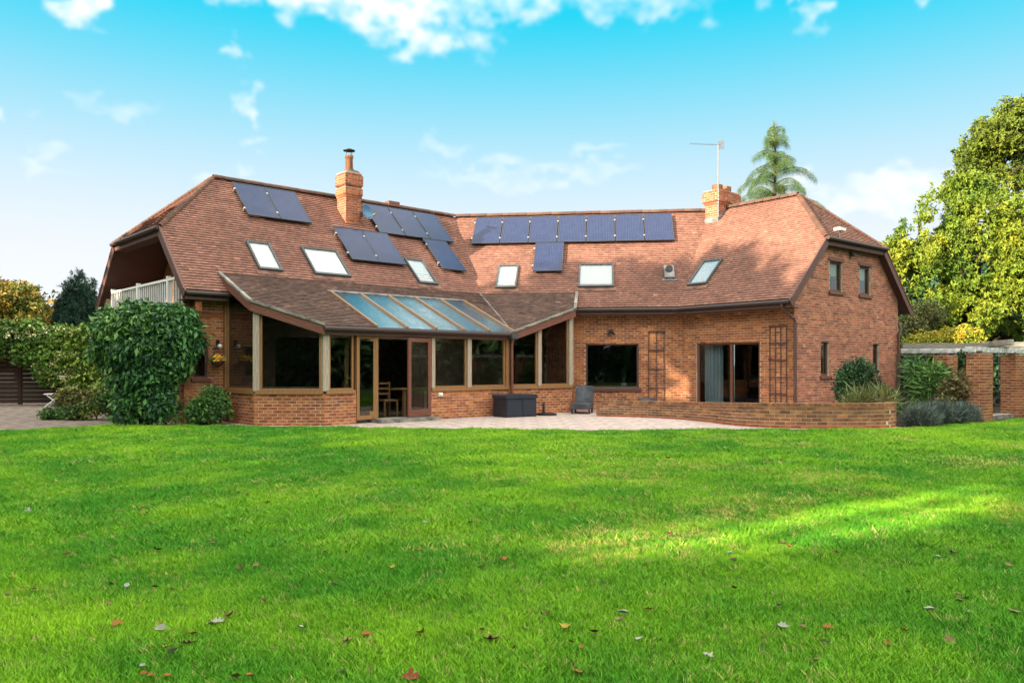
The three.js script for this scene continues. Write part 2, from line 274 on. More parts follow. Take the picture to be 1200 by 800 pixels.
{ // left wing: stub of the garden front left of the conservatory, gable end, balcony
  const f = FL.clone().multiply(new THREE.Matrix4().setPosition(0, 0, SWL)), win = [-10.72, -10.36, 1.11, 1.92], openK = [-8.6, -4.2, .02, 2.2];
  brickWall('wall', [[-10.95, 0], [-tL * SWL, 0], [-tL * SWL, 3.5], [-10.95, 3.5]], [win, openK], f, { x0: -10.95, x1: -9.96, y0: .01, y1: 3.4, seed: 14 });
  windowPart(f, ...win, { sill: .06, label: 'small window beside the hanging basket' });
  const fg = frame(J1[0] + dir(AL)[0] * -10.95, J1[1] + dir(AL)[1] * -10.95, AL - 90);   // outward = away along the ridge; local x from the back to the garden
  brickWall('gable_wall', [[-3.25, 0], [3.25, 0], [3.25, 2.6], [-3.25, 2.6]], [[-2, -.5, .1, 2.1]], fg, { x0: -3.25, x1: 3.25, y0: .01, y1: 2.6, seed: 15 });
  const fu = frame(J1[0] + dir(AL)[0] * -9.5, J1[1] + dir(AL)[1] * -9.5, AL - 90), k = y => (RIDGE - .2 - y) / PT;
  brickWall('gable_wall', [[-3.2, 2.75], [3.2, 2.75], [3.2, 3.5], [k(5.6), 5.6], [-k(5.6), 5.6], [-3.2, 3.5]], [[-1.2, 1.0, 2.85, 4.9]], fu, { x0: -3.2, x1: 3.2, y0: 2.76, y1: 5.6, lim: y => [-Math.min(3.2, k(y)), Math.min(3.2, k(y))], seed: 16 });
  windowPart(fu, -1.2, 1.0, 2.85, 4.9, { name: 'balcony_door', mull: [-.1], fm: M.brownDark, label: 'dark balcony door under the roof overhang' });
  part('balcony_floor', B(-10.95, -9.5, 2.6, 2.745, -3.25, 3.25), M.brownDark, house, FL);
  part('corbel', new GB().prism([[0, 3.05], [0, 2.35], [.1, 2.35], [.34, 2.75], [.34, 3.05]], -.08, .08), brickMats[6], house, FL.clone().multiply(new THREE.Matrix4().makeRotationY(rad(-90)).setPosition(-10.72, 0, SWL)));
}
// back walls, floors: they close the rooms
part('back_wall', new GB().box(-10.95, 1.5, 0, 3.45, -3.45, -3.2), M.mortar, house, FL);
part('back_wall', new GB().box(-1.3, 10.4, 0, 3.45, -3.45, -3.2), M.mortar, house, FC);
part('back_wall', new GB().box(-1.2, 5.0, 0, 3.45, -3.45, -3.2), M.mortar, house, FR);
part('floor_slab', new GB().box(-10.7, .6, -.1, .02, -3.2, 3.05), M.floor, house, FL);
part('floor_slab', new GB().box(-.2, 9.4, -.12, .015, -3.2, 2.95), M.floor, house, FC);
part('floor_slab', new GB().box(-.4, 4.95, -.14, .01, -3.2, 2.95), M.floor, house, FR);
part('ceiling', new GB().box(-9.3, .5, 2.46, 2.6, -3.2, 3.0), M.plaster, house, FL);
part('ceiling', new GB().box(-.4, 9.2, 2.45, 2.59, -3.2, 2.9), M.plaster, house, FC);
part('ceiling', new GB().box(-.2, 4.9, 2.44, 2.58, -3.2, 2.9), M.plaster, house, FR);
part('partition', new GB().box(-.1, 9.0, .02, 2.44, -.2, -.1), M.plaster, house, FC);

// ---- conservatory
const K = { A: toW(FL, -9.95, 0, SWL), B: toW(FL, -9.95, 0, 5.0), C: toW(FL, -8.75, 0, 6.15), E: toW(FL, -tL * 6.15, 0, 6.15), F: toW(FC, 4.5, 0, 4.5), G: toW(FC, 4.5, 0, SW) };
function segFrame(p, q) { const a = Math.atan2(-(q.z - p.z), q.x - p.x) * 180 / Math.PI; return [frame(p.x, -p.z, a), p.distanceTo(q)]; }
const DW = .75;   // dwarf wall
let loose = 300;
function dwarf(fr, ranges, L) {
  for (const [a, b] of ranges) { const o = { x0: a, x1: b, y0: .005, y1: DW, seed: 30 + Math.round(a * 10 + L * 3) };
    const w = brickWall('dwarf_wall', [[a, 0], [b, 0], [b, DW], [a, DW]], [], fr, o, Math.max(0, Math.min(loose, 200))); loose -= w.children.filter(c => c.name === 'brick').length; }
}
function glazed(fr, x0, x1, t0, t1) { // a glazed bay from the sill up to the sloping head t0..t1: inner oak frame and pane
  const fw = .045, y0 = DW + .09, h = x => mix(t0, t1, (x - x0) / (x1 - x0));
  const w = part('window', new GB().prism([[x0, y0], [x1, y0], [x1, t1], [x0, t0]], -.09, -.02, [[[x0 + fw, y0 + fw], [x1 - fw, y0 + fw], [x1 - fw, h(x1 - fw) - fw], [x0 + fw, h(x0 + fw) - fw]]]), M.oak, house, fr);
  part('pane', new GB().prism([[x0 + fw, y0 + fw], [x1 - fw, y0 + fw], [x1 - fw, h(x1 - fw) - fw], [x0 + fw, h(x0 + fw) - fw]], -.058, -.052), M.glass, w, fr);
}
const post = (fr, x, top, m = M.greyOak, w = .1) => part('post', B(x - w / 2, x + w / 2, DW + .07, top, -.1, .03), m, house, fr);
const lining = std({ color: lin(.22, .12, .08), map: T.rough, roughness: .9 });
const sillK = (fr, a, b) => part('sill', B(a, b, DW + .002, DW + .088, -.2, .05), M.oak, house, fr);
{
  const [fAB, lAB] = segFrame(K.A, K.B), [fBC, lBC] = segFrame(K.B, K.C), [fCE, lCE] = segFrame(K.C, K.E), [fEF, lEF] = segFrame(K.E, K.F), [fFG, lFG] = segFrame(K.F, K.G);
  const hd = .21, hA = consH(SWL) - hd, hB = consH(5.0) - hd, hC = consH(6.15) - hd, hF = consH(4.5) - hd;
  dwarf(fBC, [[0, lBC]], lBC); dwarf(fCE, [[0, .86]], lCE); dwarf(fEF, [[0, lEF]], lEF); dwarf(fAB, [[0, lAB]], lAB); dwarf(fCE, [[3.06, lCE]], lCE + 1); dwarf(fFG, [[0, lFG]], lFG);
  sillK(fAB, .02, lAB - .03); sillK(fBC, .03, lBC - .02); sillK(fCE, .03, .82); sillK(fCE, 3.12, lCE - .03); sillK(fEF, .03, lEF - .02); sillK(fFG, .02, lFG);
  post(fAB, .05, hA - .02, M.oak, .09); glazed(fAB, .1, lAB - .06, hA, hB);
  post(fBC, .05, hB, M.greyOak, .15); glazed(fBC, .13, lBC - .08, mix(hB, hC, .13 / lBC), hC);
  post(fCE, .04, hC, M.greyOak, .16); glazed(fCE, .13, .80, hC - .03, hC - .03);
  post(fCE, 3.17, hC, M.greyOak, .10); glazed(fCE, 3.23, 4.32, hC - .03, hC - .03); post(fCE, 4.40, hC, M.greyOak, .13); glazed(fCE, 4.47, lCE - .2, hC - .03, hC - .03); post(fCE, lCE - .13, hC, M.oak, .12);
  glazed(fEF, .06, 1.0, mix(hC, hF, .03), mix(hC, hF, .43)); post(fEF, 1.07, mix(hC, hF, .45), M.greyOak, .12); glazed(fEF, 1.14, lEF - .14, mix(hC, hF, .49), mix(hC, hF, .94)); post(fEF, lEF - .06, hF, M.greyOak, .13);
  part('side_panel', B(0.06, lFG, DW + .09, consH(4.5) - .1, -.1, .0), M.mortar, house, fFG);
  part('header_beam', B(-.05, lCE + .03, hC + .002, hC + .20, -.12, .04), M.brownPaint, house, fCE);
  // french doors
  const x0 = .87, x1 = 3.11, top = hC - .003;
  part('door_frame', new GB().box(x0, x0 + .06, .1, top - .07, -.11, .02).box(x1 - .055, x1, .1, top - .07, -.11, .02).box(x0, x1, top - .07, top, -.11, .02), M.oak, house, fCE);
  glazedSide(fCE, .93, 1.42, top - .08); part('door_post', B(1.42, 1.48, .1, top - .08, -.11, .02), M.oak, house, fCE);
  part('doorstep', B(1.35, 3.15, 0.0, .10, -.3, .38), M.pale, house, fCE);
  function glazedSide(fr, a, b, t) { const w = part('side_light', new GB().prism([[a, .1], [b, .1], [b, t], [a, t]], -.08, -.03, [[[a + .05, .2], [b - .05, .2], [b - .05, t - .05], [a + .05, t - .05]]]), M.oak, house, fr); part('pane', B(a + .05, b - .05, .2, t - .05, -.058, -.052), M.glass, w, fr); }
  function leaf(hx, side, ang, wood, label) { // hinged at hx, reaching towards side (+1 right, -1 left)
    const W_ = .80, f = fCE.clone().multiply(new THREE.Matrix4().makeRotationY(rad(ang)).setPosition(hx, 0, .03)), s = a => side > 0 ? [a[0], a[1]] : [-a[1], -a[0]], bx = (g, a, b, c, d, e, h) => { const [p, q] = s([a, b]); return g.box(p, q, c, d, e, h); };
    const t = top - .085, g = new GB(); bx(g, 0, .1, .12, t, -.05, 0); bx(g, W_ - .1, W_, .12, t, -.05, 0); bx(g, .1, W_ - .1, .12, .30, -.05, 0); bx(g, .1, W_ - .1, t - .1, t, -.05, 0);
    const d = part('door', g, wood, house, f); d.userData.label = label;
    const gl = new GB(); bx(gl, .095, W_ - .095, .295, t - .095, -.03, -.022); part('pane', gl, M.glass, d, f);
    const hp = side * (W_ - .05); part('handle', new GB().box(hp - .02, hp + .02, .98, 1.2, 0, .012).tube([V(hp, 1.12, .01), V(hp, 1.12, .055), V(hp - side * .12, 1.115, .055)], .011, 8), M.brass, d, f);
  }
  leaf(1.45, -1, -26, M.oak, 'open oak door leaf folded back towards the side light');
  leaf(3.05, 1, 180 + 8, M.redWood, 'brown door leaf standing slightly ajar');
  // interior
  const hole = (a, b, c, d) => [[a, c], [b, c], [b, d], [a, d]];
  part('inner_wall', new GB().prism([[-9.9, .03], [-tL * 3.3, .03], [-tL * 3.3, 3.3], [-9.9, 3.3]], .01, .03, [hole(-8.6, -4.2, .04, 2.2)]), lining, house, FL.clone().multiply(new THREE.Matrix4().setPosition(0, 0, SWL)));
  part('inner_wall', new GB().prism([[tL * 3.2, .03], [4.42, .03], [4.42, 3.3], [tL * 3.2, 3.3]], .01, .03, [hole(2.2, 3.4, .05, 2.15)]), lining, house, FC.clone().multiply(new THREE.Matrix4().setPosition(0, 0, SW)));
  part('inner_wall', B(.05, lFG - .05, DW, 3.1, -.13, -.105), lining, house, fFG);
  const cf = new GB().prism([[-9.9, 3.1], [-9.9, 4.95], [-8.72, 6.05], [-tL * 6.1, 6.05], [-tL * 3.1, 3.1]].map(([x, z]) => [x, -z]), 0, .03), fm = new THREE.Matrix4().makeRotationX(-Math.PI / 2);
  part('conservatory_floor', cf, M.floor, house, FL.clone().multiply(fm));
  part('conservatory_floor', new GB().prism([[tL * 3.1, 3.1], [tL * 6.1, 6.05], [4.4, 4.4], [4.4, 3.1]].map(([x, z]) => [x, -z]), 0, .03), M.floor, house, FC.clone().multiply(fm));
}

// ---- roof: decks (boarded underside) and tiles
function planeFrame(fr, s0, h0, pitchTan, turn = 0, u0 = 0) { // local x along the eave, y up the slope, z out of the roof
  const p = Math.atan(pitchTan), m = fr.clone(); if (turn) m.multiply(new THREE.Matrix4().makeRotationY(rad(turn)));
  return m.multiply(new THREE.Matrix4().makeRotationX(p - Math.PI / 2).setPosition(u0, h0, s0));
}
const cosP = Math.cos(Math.atan(PT)), cosK = Math.cos(Math.atan(.444));
const toV = (s, s0, c) => (s0 - s) / c;
function interval(poly, v) { let a = Infinity, b = -Infinity; for (let k = 0; k < poly.length; k++) { const [x0, y0] = poly[k], [x1, y1] = poly[(k + 1) % poly.length]; if ((y0 - v) * (y1 - v) <= 0) { if (Math.abs(y1 - y0) < 1e-9) { a = Math.min(a, x0, x1); b = Math.max(b, x0, x1); } else { const x = x0 + (x1 - x0) * (v - y0) / (y1 - y0); a = Math.min(a, x); b = Math.max(b, x); } } } return [a, b]; }
const tileTones = [[.365, .168, .122], [.36, .164, .119], [.375, .174, .126], [.348, .158, .116], [.365, .167, .122], [.338, .153, .114], [.388, .184, .132]];
const mossTones = [[.27, .16, .13], [.22, .125, .102], [.28, .165, .13], [.20, .118, .098], [.265, .155, .125], [.215, .135, .112], [.30, .185, .148]];
function tiles(poly, tones, seed, dark) {
  const gb = new GB(), r = rng(seed), G = .104, Wt = .165, vs = poly.map(q => q[1]), v0 = Math.min(...vs), v1 = Math.max(...vs); let row = Math.round(v0 / G);
  for (let v = row * G; v < v1 - .01; v += G, row++) {
    const va = Math.max(v, v0 + 1e-4), vb = Math.min(v + G, v1 - 1e-4); if (vb - va < .02) continue;
    const ia = interval(poly, va), ib = interval(poly, vb), lo = Math.min(ia[0], ib[0]), hi = Math.max(ia[1], ib[1]), sh = (row % 2) * Wt / 2;
    for (let x = Math.floor((lo - sh) / Wt) * Wt + sh; x < hi; x += Wt) {
      const a0 = Math.max(x + .002, ia[0]), a1 = Math.min(x + Wt - .002, ia[1]), b0 = Math.max(x + .002, ib[0]), b1 = Math.min(x + Wt - .002, ib[1]);
      if (a1 - a0 < .004 && b1 - b0 < .004) continue; const A0 = Math.min(a0, a1), B0 = Math.min(b0, b1), A1 = Math.max(a0, a1), B1 = Math.max(b0, b1);
      const t = tones[Math.floor(r() * tones.length)]; let f = (.93 + .14 * r()) * (.86 + .3 * fbm(x * .7, v * .7, seed, 3)); if (dark) f *= dark(x, v); if (r() < .02) f *= 1.35;
      gb.color(t.map(q => q * f)); gb.off = [r(), r()];
      const zl = .034 + r() * .006, zr = zl + (r() - .5) * .004, zt = .012, ov = .0;
      const p = V(A0, va, zl), q = V(A1, va, zr), s = V(B1, vb + ov, zt), w = V(B0, vb + ov, zt);
      gb.quad(p, q, s, w).quad(V(A0, va, 0), V(A1, va, 0), q, p).quad(V(A0, va, 0), p, w, V(B0, vb, 0)).quad(q, V(A1, va, 0), V(B1, vb, 0), s);
    }
  }
  return gb;
}
function roofSlope(name, fr, poly, tones, seed, o = {}) {
  const deck = part(name, new GB().prism(poly, -(o.thick || .16), 0), M.brownDark, house, fr);
  for (const p of o.areas || [poly]) { const m = stuff(part('roof_tiles', tiles(p, tones, seed, o.dark), M.tile, deck, fr)); m.userData.label = o.label || 'overlapping plain clay tiles'; }
  return deck;
}
const vE = 0, vR = toV(0, HW, cosP), sv = s => toV(s, HW, cosP);
const stain = (x, v) => 1 - .22 * sstep(.5, .75, fbm(x * .55, v * .55, 77, 4));
const PL = planeFrame(FL, HW, EAVE, PT), PC = planeFrame(FC, HW, EAVE, PT), PR = planeFrame(FR, HW, EAVE, PT);
roofSlope('roof', PL, [[uLv, 0], [-tL * HW, 0], [0, vR], [uLr, vR], [uLv, sv(sLh)]], tileTones, 101, { dark: stain });
roofSlope('roof', PC, [[tL * HW, 0], [9.21 - tR * HW, 0], [9.21, vR], [0, vR]], tileTones, 102, { dark: stain });
roofSlope('roof', PR, [[tR * HW, 0], [uRv, 0], [uRv, sv(sRh)], [uRr, vR], [0, vR]], tileTones, 103, { dark: stain });
{ // back slopes
  const b = (fr, a, poly, seed) => { const f = planeFrame(fr, -HW, EAVE, PT, 0), g = fr.clone().multiply(new THREE.Matrix4().makeRotationY(Math.PI)).multiply(new THREE.Matrix4().makeRotationX(Math.atan(PT) - Math.PI / 2).setPosition(0, EAVE, HW)); roofSlope('roof', g, poly, tileTones, seed); };
  b(FL, 0, [[-tL * HW, 0], [-uLv, 0], [-uLv, sv(sLh)], [-uLr, vR], [0, vR]], 104);
  b(FC, 0, [[-9.21 - tR * HW, 0], [tL * HW, 0], [0, vR], [-9.21, vR]], 105);
  b(FR, 0, [[-uRv, 0], [tR * HW, 0], [0, vR], [-uRr, vR], [-uRv, sv(sRh)]], 106);
}
{ // half hips
  const hip = (fr, turn, u, s, len, seed) => { const rise = s * PT, run = len, pt = rise / run, L = Math.hypot(rise, run), h = RIDGE - rise;
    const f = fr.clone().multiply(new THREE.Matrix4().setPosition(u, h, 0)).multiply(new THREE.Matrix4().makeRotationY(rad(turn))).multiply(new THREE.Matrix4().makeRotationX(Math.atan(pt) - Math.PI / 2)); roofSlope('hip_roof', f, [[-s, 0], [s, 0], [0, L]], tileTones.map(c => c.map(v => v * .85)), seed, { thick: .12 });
    const o = fr.clone().multiply(new THREE.Matrix4().setPosition(u, h, 0)).multiply(new THREE.Matrix4().makeRotationY(rad(turn)));
    part('gutter', new GB().tube([V(-s - .05, -.03, .07), V(s + .05, -.03, .07)], .055, 10), M.gutter, house, o); part('fascia', B(-s, s, -.2, -.03, -.03, .005), M.brownDark, house, o);
    part('soffit', B(-s, s, -.215, -.2, -.35, .005), M.brownDark, house, o); return o; };
  hip(FL, -90, uLv, sLh, uLr - uLv, 107); hip(FR, 90, uRv, sRh, uRv - uRr, 108);
}
// ridge tiles and bonnets
{
  const half = (r, L, bulge = 0) => { const g = new GB(); g.color([1, 1, 1]); const n = 9; for (let k = 0; k < n; k++) { const a = Math.PI * k / n, b = Math.PI * (k + 1) / n, P = (t, x, q) => V(x, Math.sin(t) * q - .02, Math.cos(t) * q); g.quad(P(a, 0, r), P(a, L, r), P(b, L, r + bulge), P(b, 0, r)); g.quad(P(a, L, r), P(a, L, r - .02), P(b, L, r - .02), P(b, L, r)); g.quad(P(b, 0, r), P(b, 0, r - .02), P(a, 0, r - .02), P(a, 0, r)); } return g.geo(); };
  const gR = half(.115, .292), mats = [[.30, .13, .085], [.26, .115, .08], [.22, .12, .09], [.34, .17, .11]].map(c => std({ color: lin(...c), map: T.weather, roughness: .9 })), r = rng(55);
  const run = (fr, a, b) => { const n = Math.round((b - a) / .30); for (let k = 0; k < n; k++) part('ridge_tile', gR, mats[Math.floor(r() * 4)], house, fr.clone().multiply(new THREE.Matrix4().makeRotationZ((r() - .5) * .015).setPosition(a + k * (b - a) / n, RIDGE + .03 + (r() - .5) * .008, 0))); };
  run(FL, uLr, 0); run(FC, .02, 9.2); run(FR, .02, uRr);
  const gH = half(.085, .15);
  const bon = (p, q) => { const L = p.distanceTo(q), n = Math.round(L / .115), t = q.clone().sub(p).normalize(), zz = t.clone().cross(V(0, 1, 0)).normalize(), yy = zz.clone().cross(t); for (let k = 0; k < n; k++) { const m = new THREE.Matrix4().makeBasis(t, yy, zz).multiply(new THREE.Matrix4().makeRotationZ(-.13)).setPosition(p.clone().addScaledVector(t, (k - .2) * L / n).addScaledVector(yy, .03)); part('bonnet_tile', gH, mats[Math.floor(r() * 4)], house, m); } };
  bon(toW(FL, uLv, roofH(sLh), sLh), toW(FL, uLr, RIDGE, 0)); bon(toW(FL, uLv, roofH(sLh), -sLh), toW(FL, uLr, RIDGE, 0));
  bon(toW(FR, uRv, roofH(sRh), sRh), toW(FR, uRr, RIDGE, 0)); bon(toW(FR, uRv, roofH(sRh), -sRh), toW(FR, uRr, RIDGE, 0));
  part('ridge_vent', new GB().box(-2.96, -2.52, RIDGE + .02, RIDGE + .19, -.13, .13), M.redWood, house, FL);
}
// eaves: fascia, soffit, gutter, barge boards
{
  const eave = (fr, a, b) => { part('fascia', B(a, b, EAVE - .22, EAVE - .04, HW - .06, HW - .03), M.brownPaint, house, fr); part('soffit', B(a, b, EAVE - .225, EAVE - .205, SW, HW - .06), M.brownDark, house, fr); part('gutter', new GB().tube([V(a, EAVE - .07, HW + .035), V(b, EAVE - .07, HW + .035)], .058, 10), M.gutter, house, fr); };
  eave(FL, uLv, -10.03); eave(FC, 4.62, 9.21 - tR * HW); eave(FR, tR * HW, uRv);
  const barge = (fr, u, s0, s1, side) => { // board under the verge
    const o = .02 * side; part('barge_board', new GB().bar(V(u + o, roofH(s0) - .12, s0), V(u + o, roofH(s1) - .12, s1), .035, .24), M.brownPaint, house, fr);
    part('verge_strip', new GB().bar(V(u + o * 1.1, roofH(s0) + .016, s0), V(u + o * 1.1, roofH(s1) + .016, s1), .06, .04), M.redWood, house, fr); };
  barge(FL, uLv, HW, sLh, -1); barge(FL, uLv, -HW, -sLh, -1); barge(FR, uRv, HW, sRh, 1); barge(FR, uRv, -HW, -sRh, 1);
}
// ---- conservatory roof
{
  const sG = 6.3, vK = s => toV(s, sG, cosK), fL_ = planeFrame(FL, sG, consH(sG), .444), fC_ = planeFrame(FC, sG, consH(sG), .444), sT = 3.13, g0 = -7.42, g1 = -2.86, sGt = 4.09;
  const outL = [[-10.05, vK(sT)], [-10.05, vK(5.03)], [-8.80, 0], [-tL * sG, 0], [-tL * sT, vK(sT)]];
  const areas = [[[-10.05, vK(sT)], [-10.05, vK(5.03)], [-8.80, 0], [g0 - .03, 0], [g0 - .03, vK(sT)]], [[g0 - .03, vK(sGt)], [g0 - .03, vK(sT)], [-tL * sT, vK(sT)], [-tL * sGt, vK(sGt)]], [[g1 + .03, 0], [-tL * sG + .001, 0], [-tL * sGt, vK(sGt)], [g1 + .03, vK(sGt)]]];
  const glassHole = [[g0, 0.02], [g1, 0.02], [g1, vK(sGt)], [g0, vK(sGt)]];
  const deck = part('conservatory_roof', new GB().prism([[-10.05, vK(sT)], [-10.05, vK(5.03)], [-8.80, 0], [g0, 0], [g0, vK(sGt)], [g1, vK(sGt)], [g1, 0], [-tL * sG, 0], [-tL * sT, vK(sT)]], -.12, 0), M.brownDark, house, fL_);
  for (const a of areas) { const m = stuff(part('roof_tiles', tiles(a, mossTones, 120, stain), M.tile, deck, fL_)); m.userData.label = 'weathered grey brown tiles'; }
  roofSlope('conservatory_roof', fC_, [[tL * sG, 0], [4.6, vK(4.58)], [4.6, vK(sT)], [tL * sT, vK(sT)]], mossTones, 121, { thick: .12, label: 'weathered grey brown tiles' });
  for (let k = 0; k < 6; k++) { const x = g0 + (g1 - g0) * k / 5; part('glazing_bar', B(x - .03, x + .03, -.03, vK(sGt) + .05, -.08, .075), M.copperBar, house, fL_); if (k < 5) { const pn = part('roof_pane', new GB().box(x + .028, x + (g1 - g0) / 5 - .028, -.06, vK(sGt) + .02, .032, .038), M.roofGlass, house, fL_); part('inner_pane', B(x + .03, x + (g1 - g0) / 5 - .03, -.04, vK(sGt) + .01, .010, .016), M.roofGlass, pn, fL_); } }
  part('flashing', B(g0 - .05, g1 + .05, vK(sGt) + .03, vK(sGt) + .14, .03, .055), M.lead, house, fL_);
  part('fascia', B(-8.8, -tL * sG, consH(sG) - .2, consH(sG) - .03, sG - .08, sG - .05), M.brownPaint, house, FL);
  part('gutter', new GB().tube([V(-8.85, consH(sG) - .06, sG + .03), V(-tL * sG - .02, consH(sG) - .06, sG + .03)], .058, 10), M.gutter, house, FL);
  const rake = (fr, a, b) => { const p = V(a[0], consH(a[1]) - .12, a[1]), q = V(b[0], consH(b[1]) - .12, b[1]); part('rake_board', new GB().bar(p, q, .035, .19), M.redWood, house, fr); part('verge_strip', new GB().bar(p.clone().add(V(0, .145, 0)), q.clone().add(V(0, .145, 0)), .09, .055), M.pale, house, fr); };
  rake(FL, [-10.05, sT], [-10.05, 5.03]); rake(FL, [-10.05, 5.03], [-8.80, sG]); rake(FC, [tL * sG + .02, sG], [4.6, 4.58]); rake(FC, [4.6, 4.56], [4.6, sT]);
  part('valley', new GB().bar(V(-tL * sG, consH(sG) + .02, sG), V(-tL * sT, consH(sT) + .02, sT), .06, .02), M.lead, house, FL);
  part('hopper', new GB().box(-tL * sG - .12, -tL * sG + .10, consH(sG) - .17, consH(sG) - .02, sG - .02, sG + .13), M.darkGrey, house, FL);
  part('downpipe', new GB().tube([V(-tL * sG, 2.2, sG + .04), V(-tL * sG, 2.05, sG - .02), V(-tL * 6.2, .08, 6.24)], .042, 10), M.redWood, house, FL);
}
// right downpipes
part('downpipe', new GB().tube([V(5.1, 3.12, HW + .03), V(5.1, 2.98, HW + .02), V(5.2, 2.72, SW + .13), V(5.2, 2.6, SW + .07), V(5.2, .05, SW + .07)], .045, 10), M.brownPaint, house, FR);
part('downpipe', new GB().tube([V(SW + .05, 2.85, .0), V(SW + .05, 2.6, .09), V(SW - .12, 2.45, .09), V(SW - .12, .05, .09)], .045, 10), M.brownPaint, house, FG);
// ---- skylights
{
  const sk = (fr, x0, x1, dv = 0, label) => { const va = sv(3.02), vb = sv(2.16), w = part('skylight', new GB().box(x0, x1, va, va + .075, .0, .105).box(x0, x1, vb - .06, vb, 0, .10).box(x0, x0 + .055, va + .075, vb - .06, 0, .098).box(x1 - .055, x1, va + .075, vb - .06, 0, .098), M.darkGrey, house, fr); if (label) w.userData.label = label;
    part('pane', B(x0 + .05, x1 - .05, va + .07, vb - .055, .072, .082), M.clearGlass, w, fr); part('blind_or_sky_sheen', B(x0 + .056, x1 - .056, va + (dv ? .076 + dv : .076), vb - .061, .035, .045), M.blind_or_sky_sheen, w, fr);  // pale sheet under the pane, added in place of the sky it mirrors
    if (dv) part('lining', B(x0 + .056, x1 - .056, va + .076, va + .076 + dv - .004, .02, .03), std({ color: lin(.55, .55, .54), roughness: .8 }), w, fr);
    part('flashing', B(x0 - .09, x1 + .09, va - .17, va - .004, .036, .046), std({ color: lin(.42, .20, .14), roughness: .8, map: T.weather }), w, fr); };
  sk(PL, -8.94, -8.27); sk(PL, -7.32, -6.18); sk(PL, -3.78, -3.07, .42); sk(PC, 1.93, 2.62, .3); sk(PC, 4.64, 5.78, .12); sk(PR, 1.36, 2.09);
  const va = sv(2.74), vb = sv(2.3), vent = part('roof_vent', new GB().box(7.41, 7.73, va, vb, 0, .12), M.lead, house, PC); part('vent_outlet', new GB().tube([V(7.57, va + .4, .1), V(7.57, va + .36, .2)], .115, 18), M.dark, vent, PC); part('flashing', B(7.33, 7.81, va - .09, va - .004, .036, .046), M.lead, vent, PC);
}
// ---- chimneys
function stack(fr, x0, x1, z0, z1, yb, yt, bands, seed, tones) {
  const c = part('chimney', B(x0, x1, yb, yt, z0, z1), M.mortar, house, fr), gb = new GB();
  const ring = (o, ya, yb_) => { const faces = [[x0 - o, x1 + o, fr.clone().multiply(new THREE.Matrix4().setPosition(0, 0, z1 + o)), 1], [-z1 - o, -z0 + o, null, 2]];
    for (const [sx, len, f] of [[x0 - o, x1 - x0 + 2 * o, new THREE.Matrix4().setPosition(x0 - o, 0, z1 + o)], [0, z1 - z0 + 2 * o, new THREE.Matrix4().makeRotationY(-Math.PI / 2).setPosition(x0 - o, 0, z0 - o)], [0, z1 - z0 + 2 * o, new THREE.Matrix4().makeRotationY(Math.PI / 2).setPosition(x1 + o, 0, z1 + o)]]) {
      const part_ = brickBoxes(layBricks({ x0: 0, x1: len, y0: ya, y1: yb_, seed: seed + Math.round(ya * 10) }), tones, new GB(), 0, .006), g = part_.geo(); g.applyMatrix4(f); const base = gb.k, P = g.attributes;
      for (let k = 0; k < P.position.count; k++) { gb.p.push(P.position.getX(k), P.position.getY(k), P.position.getZ(k)); gb.n.push(P.normal.getX(k), P.normal.getY(k), P.normal.getZ(k)); gb.uv.push(P.uv.getX(k), P.uv.getY(k)); gb.c.push(P.color.getX(k), P.color.getY(k), P.color.getZ(k)); gb.k++; } gb.col = [1, 1, 1];
      for (let k = 0; k < g.index.count; k++) gb.i.push(base + g.index.getX(k)); } };
  let y = yb; for (const [a, b, o] of bands) { if (o > 0) part('corbel_band', B(x0 - o, x1 + o, a, b, z0 - o, z1 + o), M.mortar, c, fr); ring(o, a, b); }
  stuff(part('brickwork', gb, M.brick, c, fr)); return c;
}
{
  const warm = brickTones.map(c => [c[0] * .8, c[1] * .66, c[2] * .78]);
  const c = stack(FL, -5.16, -4.62, .50, 1.03, 5.0, 7.55, [[5.6, 6.75, 0], [6.75, 6.825, .02], [6.825, 7.05, .04], [7.05, 7.125, .015], [7.125, 7.45, .05], [7.45, 7.54, .02]], 200, warm);
  part('flaunching', new GB().prism([[-.27, 0], [.27, 0], [.16, .07], [-.16, .07]], -.26, .26), M.lead, c, FL.clone().multiply(new THREE.Matrix4().setPosition(-4.89, 7.545, .765)));
  const clay = std({ color: lin(.42, .17, .075), map: T.weather, roughness: .85 });
  const pf = FL.clone().multiply(new THREE.Matrix4().setPosition(-4.89, 7.6, .765));
  const pot = part('chimney_pot', new THREE.LatheGeometry([[.0, 0], [.15, 0], [.155, .08], [.125, .12], [.115, .42], [.135, .44], [.135, .52], [.1, .52], [.1, .3], [0, .3]].map(q => new THREE.Vector2(...q)), 20), clay, c, pf);
  part('chimney_cowl', new GB().tube([V(-.1, .5, 0), V(-.1, .68, 0)], .008, 6).tube([V(.1, .5, 0), V(.1, .68, 0)], .008, 6).tube([V(0, .5, .1), V(0, .68, .1)], .008, 6).tube([V(0, .67, 0), V(0, .69, 0), V(0, .74, 0)], [.19, .19, .05], 16), M.dark, c, pf);
  const d = stack(FR, .17, .71, -.62, .52, 5.0, 7.48, [[5.9, 7.0, 0], [7.0, 7.07, .03], [7.07, 7.4, .075], [7.4, 7.475, .04]], 230, warm);
  for (const z of [.2, -.3]) part('chimney_pot', new GB().box(.31, .57, 7.48, 7.72, z - .13, z + .13), clay, d, FR);
  part('flashing', new GB().box(.15, .73, 6.33, 6.52, .535, .545), M.lead, d, FR); part('flashing', new GB().bar(V(.72, 6.42, .5), V(.72, 6.88, .02), .02, .18), M.lead, d, FR);
}
console.log('house built');
